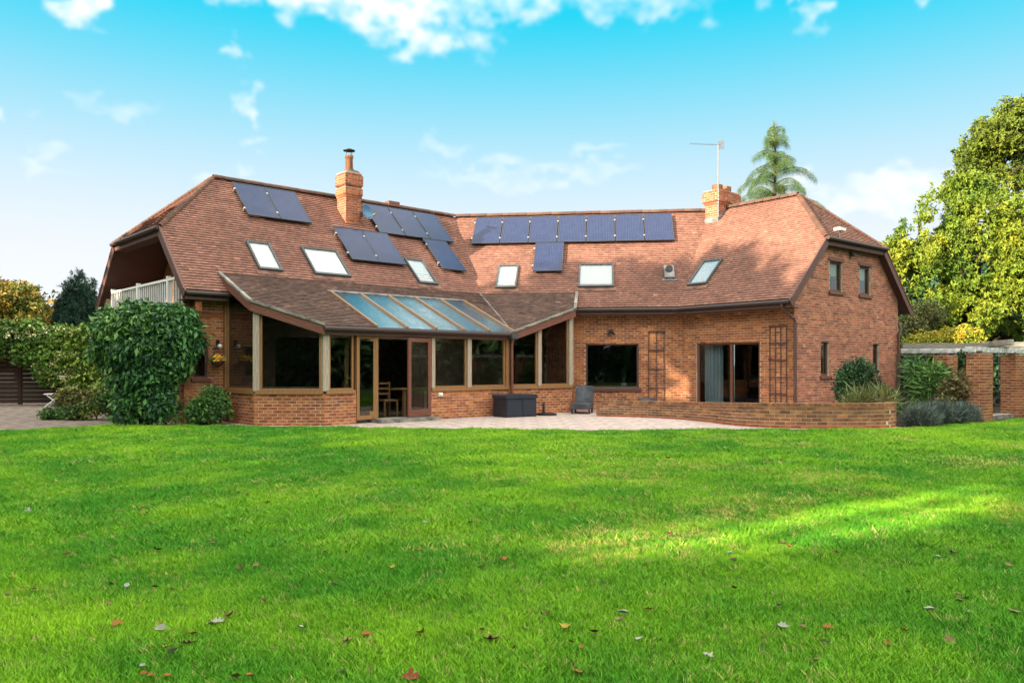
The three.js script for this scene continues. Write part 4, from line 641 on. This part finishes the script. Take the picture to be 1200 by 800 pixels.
function crown(name, parent, geo, mat, blobs, n, palette, { seed = 1, gap = .36, freq = .9, shell = .45, size = 1, up = .3, reject, wob = .3 } = {}) {
  const r = rng(seed), list = [], wts = blobs.map(b => Math.pow(b[3] * b[4] * b[5], .66)), W_ = wts.reduce((a, b) => a + b, 0), q = new THREE.Quaternion(), e = new THREE.Euler(), m = new THREE.Matrix4();
  for (let k = 0, tries = 0; k < n && tries < n * 5; tries++) {
    let t = r() * W_, i = 0; while (t > wts[i] && i < blobs.length - 1) t -= wts[i++]; const [bx, by, bz, rx, ry, rz] = blobs[i];
    const z = r() * 2 - 1, a = r() * 6.2832, s = Math.sqrt(1 - z * z), d = V(Math.cos(a) * s, z, Math.sin(a) * s), rr = Math.pow(r(), shell) * (1 - wob / 2 + wob * 1.4 * (fbm(d.x * 2.2 + bx, d.y * 2.2 + by, d.z * 2.2 + bz, 3) - .3));
    const p = V(bx + d.x * rx * rr, by + d.y * ry * rr, bz + d.z * rz * rr); if (p.y < .05) continue; if (fbm(p.x * freq, p.y * freq, p.z * freq, 3) < gap) continue; if (reject && reject(p)) continue;
    e.set((r() - .5) * 2.2, r() * 6.283, (r() - .5) * 2.2); q.setFromEuler(e); const sc = size * (.65 + .7 * r()); m.compose(p, q, V(sc, sc, sc)); const tone = clamp(1.15 * fbm(p.x * .8, p.y * .8, p.z * .8 + seed, 3) + .34 * r() - .24, 0, .999), c0 = palette[Math.floor(tone * palette.length)], f = .8 + .4 * r(); list.push([m.clone(), c0.map(v => v * f)]); k++;
  }
  const im = new THREE.InstancedMesh(geo, mat, list.length), c = new THREE.Color(); list.forEach(([a, b], i) => { im.setMatrixAt(i, a); im.setColorAt(i, c.setRGB(...b)); }); im.name = name; im.userData.kind = 'stuff'; im.castShadow = im.receiveShadow = true; parent.add(im); return im;
}
function limbs(parent, blobs, base, r0, split, seed, mat = M.trunk) { const g = new GB(), r = rng(seed), top = V(base[0], split, base[1]); g.tube([V(base[0], -.1, base[1]), V(base[0] + (r() - .5) * .15, split * .5, base[1]), top], [r0 * 1.25, r0, r0 * .85], 10);
  for (const b of blobs) { const e = V(b[0], b[1] + b[4] * .3, b[2]), s = top.clone().setY(split * (.75 + .25 * r())), m = s.clone().lerp(e, .5).add(V((r() - .5) * .5, .15 * Math.abs(e.y - s.y), (r() - .5) * .5)), L = s.distanceTo(e), rr = Math.min(r0 * .6, .06 * L + .03); g.tube([s, m, e], [rr, rr * .65, rr * .2], 7); for (let k = 0; k < 5; k++) { const p = m.clone().lerp(e, r()), d = V(r() - .5, r() * .6 - .1, r() - .5).normalize().multiply(V(b[3], b[4], b[5])).multiplyScalar(.85); g.tube([p, p.clone().addScaledVector(d, .55).add(V(0, .08, 0)), p.clone().add(d)], [rr * .35, rr * .22, rr * .06], 5); } }
  part('trunk', g, mat, parent); }
function tree(name, label, X, Z, blobs, n, geo, palette, o = {}) { const t = thing(name, label, o.cat || 'tree', frame(X, Z), o.group); limbs(t, blobs, o.base || [0, 0], o.r0 || .2, o.split || 1.5, o.seed || 1); crown('crown', t, geo, o.mat || M.leaf, blobs, n, palette, o); return t; }
const pal = {
  sunny: [[.0360, .0864, .0086], [.0576, .1224, .0086], [.0864, .1584, .0086], [.1224, .1944, .0094], [.1584, .2232, .0101], [.1944, .2448, .0101], [.2376, .2664, .0115], [.2736, .2808, .0130]], oak: [[.0750, .1200, .0075], [.1125, .1575, .0075], [.1425, .1875, .0090], [.1875, .2175, .0105]], deep: [[.018, .06, .022], [.03, .085, .025], [.045, .11, .03], [.025, .07, .03]], wisteria: [[.035, .13, .035], [.07, .20, .045], [.025, .09, .035], [.13, .27, .06], [.045, .14, .05]],
  dark: [[.012, .035, .018], [.018, .05, .022], [.03, .07, .025]], yew: [[.010, .045, .03], [.016, .06, .035], [.025, .08, .04]], autumn: [[.2520, .2100, .0210], [.1540, .1680, .0140], [.2940, .1890, .0210], [.1050, .1330, .0140], [.3150, .2520, .0350]], vine: [[.045, .11, .015], [.075, .16, .018], [.11, .21, .02], [.18, .27, .03]], orange: [[.4400, .2400, .0160], [.3600, .3200, .0160], [.2000, .2640, .0160], [.4800, .3360, .0160]], lav: [[.09, .12, .10], [.12, .15, .13], [.07, .10, .085]], shrub: [[.04, .12, .025], [.07, .17, .03], [.03, .085, .02]], olive: [[.14, .14, .04], [.10, .12, .03], [.20, .16, .06]],
};
// the large bright tree and the taller one behind the pergola
tree('broadleaf_tree', 'broad bright yellow green tree rising behind the pergola', 19.6, 33, [[-2.6, 5.6, 0, 2.0, 2.2, 2], [-.6, 7.4, .3, 2.2, 1.9, 2.2], [1.6, 7.0, 0, 2.4, 2.2, 2.3], [-1.2, 4.2, 1.2, 2.2, 1.9, 1.8], [1.4, 4.4, 1.5, 2.4, 2.0, 2.0], [3.8, 5.6, 0, 2.4, 2.6, 2.2], [-2.6, 3.2, .5, 1.6, 1.3, 1.5], [.5, 5.7, 2.0, 1.8, 1.5, 1.2], [3.6, 3.2, 1.5, 2, 1.6, 1.8], [-.4, 8.6, 0, 1.2, .9, 1.2]], 21000, CL.mid, pal.sunny, { seed: 41, gap: .505, freq: .85, r0: .28, split: 2.2, size: .74, wob: .6 });
tree('broadleaf_tree', 'tall oak with loose crown standing above the bright tree', 26.2, 41, [[-1.2, 12.6, 0, 2.0, 1.9, 2], [-2.4, 10.4, .5, 1.6, 1.4, 1.6], [.6, 14.0, 0, 2.0, 1.7, 2], [1.6, 11.6, .6, 2.3, 2, 2], [3.4, 13.4, 0, 2.2, 2, 2.2], [2.2, 9.0, .5, 2.2, 1.6, 2], [-.2, 8.2, 0, 1.6, 1.2, 1.5]], 10500, CL.mid, pal.oak, { seed: 42, gap: .53, freq: .75, r0: .35, split: 6.5, size: .9, wob: .5 });
tree('broadleaf_tree', 'dark green tree filling the gap beside the house corner', 18.6, 38, [[-1.6, 3.4, 0, 2.2, 2.2, 2], [1.5, 4.2, 0, 2.4, 2.6, 2], [4, 3.6, 0, 2.6, 2.6, 2], [0, 1.6, .5, 3, 1.4, 1.6], [5.5, 6, -1, 2.4, 2.4, 2]], 4200, CL.big, pal.deep, { seed: 43, gap: .34, r0: .2, split: 1.2 });
tree('garden_shrub', 'twiggy olive brown shrub beyond the house corner', 15.1, 29.5, [[-.3, 2.6, 0, 1.0, 1.1, .9], [.2, 1.5, .2, 1.2, 1.1, 1], [.6, 3.3, -.2, .7, .7, .7]], 1500, CL.small, pal.olive, { seed: 44, cat: 'shrub', r0: .06, split: .5, gap: .4 });
tree('garden_shrub', 'orange and yellow autumn shrub spilling over the pergola', 14.6, 26.6, [[-.6, 2.15, 0, .9, .38, .6], [.55, 2.3, 0, .9, .5, .6], [-.1, 1.5, -.2, .9, .8, .5]], 1500, CL.small, pal.orange, { seed: 45, cat: 'shrub', r0: .05, split: .8, gap: .36 });
tree('hedge', 'dark green hedge closing the view behind the pergola', 15.5, 27.6, [[-2.6, .9, 0, 1.2, 1.0, .6], [-.8, .95, 0, 1.3, 1.1, .6], [1.0, 1.0, 0, 1.3, 1.1, .6], [2.8, 1.0, 0, 1.4, 1.1, .6], [4.6, 1.0, 0, 1.4, 1.2, .6], [6.5, 1.0, 0, 1.4, 1.2, .6]], 3600, CL.vine, pal.dark.concat(pal.deep), { seed: 46, cat: 'hedge', r0: .05, split: .3, gap: .25 });
tree('climbing_plant', 'dark climber growing between two brick piers', 13.6, 23.6, [[0, .8, 0, .45, .8, .3], [.1, 1.4, 0, .4, .4, .3]], 700, CL.small, pal.deep, { seed: 47, cat: 'climber', r0: .03, split: .3, gap: .25 });
// conifer behind the roof
{
  const t = thing('cedar_tree', 'slender cedar with drooping branches rising behind the roof', 'tree', frame(15.4, 46)), r = rng(61), wood = new GB(), list = [], q = new THREE.Quaternion(), mt = new THREE.Matrix4(), H_ = 15.75;
  wood.tube([V(0, -.1, 0), V(.1, 6, 0), V(0, 11, 0), V(.05, 14, .0), V(-.05, H_, 0)], [.32, .22, .11, .055, .015], 9);
  const sprig = new GB(); for (let k = 0; k < 16; k++) { const y = -k * .028, a = k * 2.4, l = .10 * (1 - k / 22); sprig.tri(V(0, y, 0), V(Math.cos(a) * .012, y - .02, Math.sin(a) * .012), V(Math.cos(a) * l, y - .06, Math.sin(a) * l)); } const sg = sprig.geo();
  const branch = (y, az, L, rise) => { const pts = [], n = 9; for (let k = 0; k <= n; k++) { const s = k / n; pts.push(V(Math.cos(az) * L * s, y + rise * L * s - L * .62 * s * s * s + (r() - .5) * .05, Math.sin(az) * L * s)); } wood.tube(pts, pts.map((_, k) => mix(.035 + L * .008, .006, k / n)), 5); const c = new THREE.CatmullRomCurve3(pts), ns = Math.round(120 * L);
    for (let k = 0; k < ns; k++) { const s = Math.pow(r(), .8) * .97 + .03, p = c.getPointAt(s), w = .5 * (1 - .6 * s) * Math.min(1, L), o = V((r() - .5) * w, (r() - .75) * .22, (r() - .5) * w); q.setFromEuler(new THREE.Euler((r() - .5) * 1.3, r() * 6.28, (r() - .5) * 1.3)); const sc = (.7 + .9 * r()) * (1.05 - .3 * s); mt.compose(p.add(o), q, V(sc * 1.3, sc, sc * 1.3)); const u = r(), f = .8 + .4 * r(), cc = u < .35 ? [.13, .19, .02] : u < .7 ? [.05, .12, .03] : [.02, .075, .04]; list.push([mt.clone(), cc.map(v => v * f)]); } };
  const tiers = [[15.3, .5], [14.9, .9], [14.4, 1.25], [13.9, 1.5], [13.5, 1.3], [13.0, 1.8], [12.5, 2.0], [12.0, 1.9], [11.5, 2.3], [11.0, 2.4], [10.4, 2.6], [9.8, 2.8], [9, 3], [8, 3.1], [7, 3.3], [6, 3.4]];
  tiers.forEach(([y, L], k) => { const n = y > 11 ? 3 : 5; for (let i = 0; i < n; i++) branch(y + (r() - .5) * .35, k * 1.1 + i * 6.283 / n + (r() - .5) * .7, L * (.6 + .6 * r()), .22 + .35 * r()); });
  for (let k = 0; k < 700; k++) { const y = 9.5 + 6.2 * r(), a = r() * 6.28; q.setFromEuler(new THREE.Euler(r() * 2, r() * 6, r() * 2)); mt.compose(V(Math.cos(a) * .22 * r(), y, Math.sin(a) * .22 * r()), q, V(1, 1, 1)); list.push([mt.clone(), [.15, .18, .03]]); }
  part('trunk', wood, M.trunk, t); const im = new THREE.InstancedMesh(sg, M.needle, list.length), c = new THREE.Color(); list.forEach(([a, b], i) => { im.setMatrixAt(i, a); im.setColorAt(i, c.setRGB(...b)); }); im.name = 'crown'; im.userData.kind = 'stuff'; im.castShadow = im.receiveShadow = true; t.add(im); console.log('cedar sprigs', list.length);
}
// left side
tree('conifer', 'dark blue green upright yew above the vine covered fence', -19.0, 34.5, [[-.62, 2.7, 0, .22, 2.7, .3], [-.3, 2.9, .1, .2, 2.75, .3], [0, 3.0, 0, .24, 2.85, .3], [.3, 2.8, .2, .2, 2.7, .3], [.6, 2.75, .1, .22, 2.6, .3], [-.95, 2.3, 0, .22, 2.2, .3], [.95, 2.4, 0, .22, 2.5, .3], [0, 2.0, .3, 1.0, 2.2, .5]], 6500, CL.yew, pal.yew, { seed: 51, gap: .2, r0: .15, split: 1, mat: M.needle, shell: .35, wob: .2 });
for (const [X, Z, s, sd] of [[-31.5, 50, 1, 52], [-36.5, 52, 1.2, 53], [-26.6, 55, 1.0, 54], [-41, 49, 1.1, 57]]) tree('autumn_tree', 'golden autumn tree far beyond the fence', X, Z, [[-1.6, 3.6, 0, 2.1, 2.0, 2], [1.4, 4.2, 0, 2.2, 2.2, 2], [0, 5.4, .3, 1.9, 1.5, 2], [-.4, 2.4, 1, 2.6, 1.5, 1.8]].map(b => b.map(v => v * s)), 5200, CL.mid, pal.autumn, { seed: sd, size: 1.25, group: 'autumn trees beyond the fence', gap: .4, r0: .2, split: 1.6 });
{
  const blobs = []; for (let k = 0; k < 11; k++) { const x = -4.6 + k * .98; blobs.push([x, 2.45 + .12 * Math.sin(k * 1.7), .1, .75, .55, .6]); } blobs.push([-4.4, 1.7, .3, .5, .6, .4], [1.3, 1.5, .4, .8, .95, .5], [2.1, 1.35, .45, .75, 1.1, .45], [2.8, 1.5, .4, .7, .9, .45], [2.0, .75, .5, .6, .6, .4], [3.6, 1.7, .3, .7, .9, .5], [4.4, 1.6, .3, .8, 1.1, .5], [0.4, 1.9, .3, .7, .6, .4], [-1.2, 2.0, .25, .8, .5, .4], [-2.6, 2.0, .25, .7, .5, .4]);
  const t = tree('climbing_vine', 'leafy climbing vine hanging over the board fence', -17.6, 28.3, blobs, 7200, CL.vine, pal.vine, { seed: 55, cat: 'vine', r0: .05, split: 1.6, base: [2, .25], gap: .33, freq: 1.1 });
  crown('blossoms', t, leafClump(3, 70, .05, .07, .06), std({ color: 0xffffff, side: THREE.DoubleSide, roughness: .8 }), [[1.9, 1.3, .7, 1.3, .9, .25], [3.9, 1.5, .6, .6, .7, .2], [-4, 1.6, .5, .5, .4, .2], [.5, 2.6, .6, 3, .3, .2]], 260, [[.62, .62, .36], [.55, .5, .2]], { seed: 71, gap: .3, freq: 1.5 });
}
tree('wisteria_bush', 'large dark green bush arching over in front of the balcony', -8.65, 18.75, [[-.72, 2.25, .1, .6, .6, .7], [-.1, 2.45, .25, .75, .5, .8], [.55, 2.35, .1, .62, .58, .7], [.88, 1.95, .1, .38, .5, .5], [-.95, 1.8, .1, .4, .55, .5], [-.05, 1.9, .3, .8, .55, .7], [.05, 1.25, .15, .68, .7, .6], [-.35, .5, .1, .5, .6, .5], [.32, .5, .1, .5, .6, .5], [-.55, 1.3, 0, .5, .6, .5], [.6, 1.5, .1, .4, .5, .5]], 9000, CL.wist, pal.wisteria, { seed: 56, cat: 'bush', r0: .09, split: .8, gap: .38, freq: 1.5, size: .72, wob: .5 });
tree('garden_shrub', 'rounded green shrub against the brick wall beside the glazed bay', -7.15, 18.75, [[0, .42, 0, .42, .5, .4], [-.3, .3, .05, .35, .36, .35]], 900, CL.small, pal.shrub, { seed: 58, cat: 'shrub', r0: .03, split: .1, gap: .2, size: .8 });
tree('garden_shrub', 'low mixed green plants at the edge of the gravel', -10.9, 20.6, [[-1.0, .14, 0, .55, .2, .35], [-.3, .18, .1, .5, .26, .35], [.4, .35, 0, .5, .5, .4], [.6, .9, -.2, .5, .6, .4]], 1100, CL.small, pal.shrub.concat([[.16, .2, .03]]), { seed: 59, cat: 'plants', r0: .02, split: .1, gap: .25, size: .8 });
tree('garden_shrub', 'leafy plants growing at the foot of the fence', -14.2, 27.0, [[-1, .3, 0, .5, .4, .4], [.1, .35, 0, .7, .5, .4], [1.2, .5, 0, .8, .7, .5], [2.4, .8, 0, .9, 1.0, .6]], 1500, CL.vine, pal.vine.concat(pal.olive), { seed: 60, cat: 'plants', r0: .02, split: .1, gap: .28 });
single('watering_can', new GB().tube([V(0, 0, 0), V(0, .22, 0), V(0, .25, 0)], [.1, .11, .09], 14).tube([V(.1, .08, 0), V(.22, .2, 0), V(.28, .27, 0)], [.025, .02, .03], 8).tube([V(-.1, .06, 0), V(-.2, .16, 0), V(-.12, .26, 0), V(0, .27, 0)], .012, 6), std({ color: lin(.02, .07, .11), roughness: .4 }), frame(-9.75, 19.6, 30), 'dark blue watering can beside the large bush', 'watering can');
// beds by the right corner
tree('garden_shrub', 'dark glossy shrub against the gable behind the curved wall', 8.75, 19.7, [[-.3, .95, 0, .34, .55, .3], [.0, 1.22, 0, .32, .38, .3], [.2, .7, .1, .36, .45, .3], [-.2, .5, .1, .42, .4, .35], [.6, .5, .2, .3, .3, .3]], 1200, CL.small, pal.deep.concat(pal.shrub, [[.14, .12, .04]]), { seed: 62, cat: 'shrub', r0: .03, split: .2, gap: .3, size: .95 });
tree('strappy_plant', 'strappy pale green leaves rising behind the curved wall', 8.25, 18.6, [[0, .45, 0, .4, .2, .2], [.5, .45, 0, .35, .2, .2]], 70, leafClump(7, 77, .06, .5, .028, .1, -1.2), [[.14, .18, .05], [.22, .22, .08], [.09, .14, .04]], { seed: 63, cat: 'plant', r0: .015, split: .1, gap: .1 });
tree('tall_perennial', 'tall leafy perennials standing before the first pergola pier', 11.05, 20.6, [[-.25, .8, 0, .22, .75, .25], [.12, .95, 0, .28, .55, .25], [.35, .75, .1, .22, .5, .25], [-.05, 1.15, .1, .2, .32, .2], [-.38, 1.2, -.2, .12, .5, .15]], 560, CL.blade, [[.09, .20, .04], [.14, .26, .06], [.06, .15, .04]], { seed: 64, cat: 'plants', r0: .02, split: .4, gap: .22, size: .72 });
tree('tall_perennial', 'low brown stemmed plants at the foot of the forward pier', 11.5, 20.2, [[-.3, .5, 0, .3, .45, .3], [.0, .9, .1, .25, .4, .25]], 260, CL.small, [[.13, .14, .04], [.2, .14, .06], [.07, .13, .03]], { seed: 65, cat: 'plants', r0: .015, split: .3, gap: .2 });
for (const [X, Z, w, h] of [[9.55, 18.25, .42, .30], [10.15, 18.75, .45, .32], [10.7, 19.0, .4, .28], [11.15, 19.35, .36, .26]]) tree('lavender_mound', 'low grey green lavender mound along the lawn edge', X, Z, [[0, h * .45, 0, w, h, w * .8]], 420, CL.spike, pal.lav, { seed: 66 + Math.round(X * 10), cat: 'lavender', r0: .015, split: .08, gap: .08, group: 'lavender mounds along the lawn edge' });
console.log('planting built');
// ------------------------------------------------------------------ the garden's other sides (outside the picture): tall trees to the left and behind shade the lawn; trees and hedge stand to the right
{
  const sx = SUN.x, sy = SUN.y, sz = SUN.z, land = (p, h) => { const t = (p.y - h) / sy; return [p.x - sx * t, -(p.z - sz * t)]; };   // where the shadow of p falls at height h
  const gapAt = (p) => { const [X, Z] = land(p, 0); const c = Math.cos(rad(33.2)), s = Math.sin(rad(33.2)), a = (X - 2.9) * c + (Z - 7.0) * s, b = -(X - 2.9) * s + (Z - 7.0) * c; return Math.abs(b) < 1.3 && a > -4.1 && a < 5.2; };
  const r = rng(91); let k = 0;
  for (let z = -22; z <= 12; z += 4.2) { const X = -21 - r() * 3, H_ = (z > 10 ? 10.5 : z > 6 ? 15.2 : z > 2 ? 18 : z > -3 ? 16.5 : 17) + r() * .8, bl = []; for (let i = 0; i < 10; i++) bl.push([(r() - .5) * 3.5, 1.8 + i / 9 * (H_ - 3.4), (r() - .5) * 3.6, 2.5 - .05 * i, 2.1, 2.9 - .06 * i]);
    const pos = new THREE.Matrix4().setPosition(X, 0, -z); tree('boundary_tree', 'tall broadleaf tree on the garden boundary', X, z, bl, 3400, CL.large, pal.deep, { seed: 300 + k, group: 'boundary trees around the garden', gap: z > 1 ? .47 : .08, freq: z > 1 ? .42 : .5, r0: .3, split: 2, shell: .6, size: 1.15, reject: p => gapAt(p.clone().applyMatrix4(pos)) }); k++; }
  for (const z of [17, 21.5, 26, 31]) { const X = -25.5 - r() * 2 - Math.max(0, z - 24) * .6, bl = []; for (let i = 0; i < 6; i++) bl.push([(r() - .5) * 3, 1.5 + i * 1.4, (r() - .5) * 3.5, 2.3, 1.8, 2.6]); tree('boundary_tree', 'tall broadleaf tree on the garden boundary', X, z, bl, 1200, CL.large, pal.deep, { seed: 320 + k, group: 'boundary trees around the garden', gap: .25, freq: .5, r0: .25, split: 1.5, shell: .6, size: 1.25 }); k++; }
  for (let x = -18; x <= 24; x += 6) { const X = x + r() * 2, Z = -17 - r() * 3, bl = []; for (let i = 0; i < 6; i++) bl.push([(r() - .5) * 4, 1.5 + i * 1.35, (r() - .5) * 3, 2.7, 1.8, 2.4]); tree('boundary_tree', 'tall broadleaf tree on the garden boundary', X, Z, bl, 1100, CL.large, pal.deep, { seed: 330 + k, group: 'boundary trees around the garden', gap: .25, freq: .5, r0: .25, split: 1.5, shell: .6, size: 1.3 }); k++; }
  for (let z = -12; z <= 26; z += 5.5) { const X = 23 + r() * 2 + Math.max(0, z - 18) * .5, bl = []; for (let i = 0; i < 5; i++) bl.push([(r() - .5) * 3, 1.4 + i * 1.2, (r() - .5) * 4, 2.4, 1.7, 2.7]); tree('boundary_tree', 'tall broadleaf tree on the garden boundary', X, z, bl, 1000, CL.large, pal.deep, { seed: 350 + k, group: 'boundary trees around the garden', gap: .25, freq: .5, r0: .25, split: 1.5, shell: .6, size: 1.3 }); k++; }
}
// ------------------------------------------------------------------ fallen leaves on the lawn
{
  const outline = (lobes, l, w) => { const pts = []; for (let k = 0; k <= 16; k++) { const t = k / 16; const b = Math.sin(Math.PI * Math.pow(t, .85)) * w * (1 + (lobes ? .38 * Math.cos(t * Math.PI * 2 * lobes) : 0)); pts.push([b, t * l]); } return pts; };
  const leafGeo = (lobes, l, w, curl) => { const g = new GB(), o = outline(lobes, l, w), y = (x, t) => .012 + curl * ((t / l - .5) ** 2 * 2 + (x / w) ** 2 * .6); for (let k = 0; k < 16; k++) { const [a, t0] = o[k], [b, t1] = o[k + 1]; for (const s of [-1, 1]) { const P = [V(0, y(0, t0) - .004, t0), V(s * a, y(a, t0), t0), V(s * b, y(b, t1), t1), V(0, y(0, t1) - .004, t1)]; s > 0 ? g.quad(P[0], P[3], P[2], P[1]) : g.quad(...P); } } g.tube([V(0, .008, -.03), V(0, .01, 0)], .0012, 5); return mergeVertices(g.geo()); };
  const geos = [leafGeo(3.5, .095, .03, .02), leafGeo(0, .07, .022, .025), leafGeo(2.5, .11, .042, .03), leafGeo(0, .10, .03, .035)];
  const mk = (c) => std({ color: lin(...c), roughness: .85, side: THREE.DoubleSide, map: T.weather });
  const mats = { tan: [mk([.48, .30, .15]), 'dry tan leaf lying on the lawn', 'tan leaves on the lawn'], brown: [mk([.24, .095, .035]), 'brown fallen leaf lying on the lawn', 'brown leaves on the lawn'], orange: [mk([.62, .24, .04]), 'orange fallen leaf lying on the lawn', 'orange leaves on the lawn'], yellow: [mk([.75, .55, .06]), 'yellow fallen leaf lying on the lawn', 'yellow leaves on the lawn'], pale: [mk([.72, .70, .62]), 'pale silvery leaf lying on the lawn', 'pale leaves on the lawn'], dark: [mk([.06, .035, .03]), 'dark curled leaf lying on the lawn', 'dark leaves on the lawn'], red: [mk([.50, .06, .05]), 'red fallen leaf lying on the lawn', 'red leaves on the lawn'] };
  const r = rng(400), protos = {}; const put = (px, py, kind, s = 1) => { const [X, Z] = at(px, py, .03); if (Z > edgeZ(X) - .1 || Z < 2.6) return; const [m, label, group] = mats[kind], o = single('fallen_leaf', geos[Math.floor(r() * 4)], m, ID, label, 'leaf', group); o.position.set(X, .028 + r() * .012, -Z); o.rotation.set((r() - .5) * .7, r() * 6.28, (r() - .5) * .7); o.scale.setScalar(.56 * s * (.8 + .4 * r())); };
  for (const [x, y, k, s] of [[127, 686, 'tan', 1.2], [146, 691, 'pale', 1.1], [247, 731, 'pale', 1.25], [244, 733, 'dark', 1.1], [265, 727, 'brown', 1.1], [220, 747, 'orange', 1.2], [210, 756, 'tan', 1.3], [174, 761, 'yellow', 1.1], [37, 692, 'brown', 1.2], [129, 711, 'tan', 1], [130, 736, 'orange', 1], [82, 651, 'brown', 1.2], [180, 646, 'brown', 1.2], [317, 589, 'orange', 1.3], [382, 649, 'tan', 1.1], [405, 650, 'tan', 1.2], [387, 687, 'pale', 1.1], [472, 795, 'red', 1.3], [395, 790, 'pale', 1], [347, 735, 'pale', 1.1], [400, 753, 'tan', 1], [567, 751, 'brown', 1.3], [590, 657, 'brown', 1], [270, 796, 'brown', 1.2], [297, 794, 'orange', 1], [197, 769, 'dark', 1.1], [781, 537, 'orange', 1.6], [860, 547, 'yellow', 1.3], [897, 529, 'yellow', 1.3], [787, 626, 'red', 1.1], [960, 647, 'tan', 1.5], [857, 658, 'brown', 1.2], [937, 735, 'tan', 1.1], [972, 755, 'pale', 1], [1120, 707, 'tan', 1.4], [1127, 705, 'brown', 1.2], [737, 722, 'pale', 1.1], [727, 725, 'tan', 1], [755, 716, 'orange', 1], [702, 744, 'brown', 1.2], [917, 711, 'dark', 1], [747, 754, 'pale', 1], [640, 723, 'brown', 1.2], [707, 706, 'yellow', 1.1], [1085, 692, 'brown', 1], [1180, 664, 'tan', 1.2], [27, 601, 'pale', 1.3], [100, 548, 'pale', 1], [235, 511, 'pale', 1], [640, 584, 'pale', 1.2], [668, 570, 'pale', 1], [483, 573, 'pale', 1.2], [495, 614, 'pale', 1.1]]) put(x, y, k, s);
  const ks = ['tan', 'tan', 'brown', 'orange', 'orange', 'pale', 'yellow', 'tan', 'pale', 'orange']; for (let k = 0; k < 95; k++) put(r() * 1200, 520 + Math.pow(r(), .8) * 275, ks[Math.floor(r() * ks.length)], .7 + .5 * r());
}
const renderer = new THREE.WebGLRenderer({ antialias: true });
renderer.toneMapping = THREE.LinearToneMapping; renderer.toneMappingExposure = EXPOSURE; renderer.shadowMap.enabled = true; renderer.shadowMap.type = THREE.PCFSoftShadowMap;
renderer.render(scene, camera);
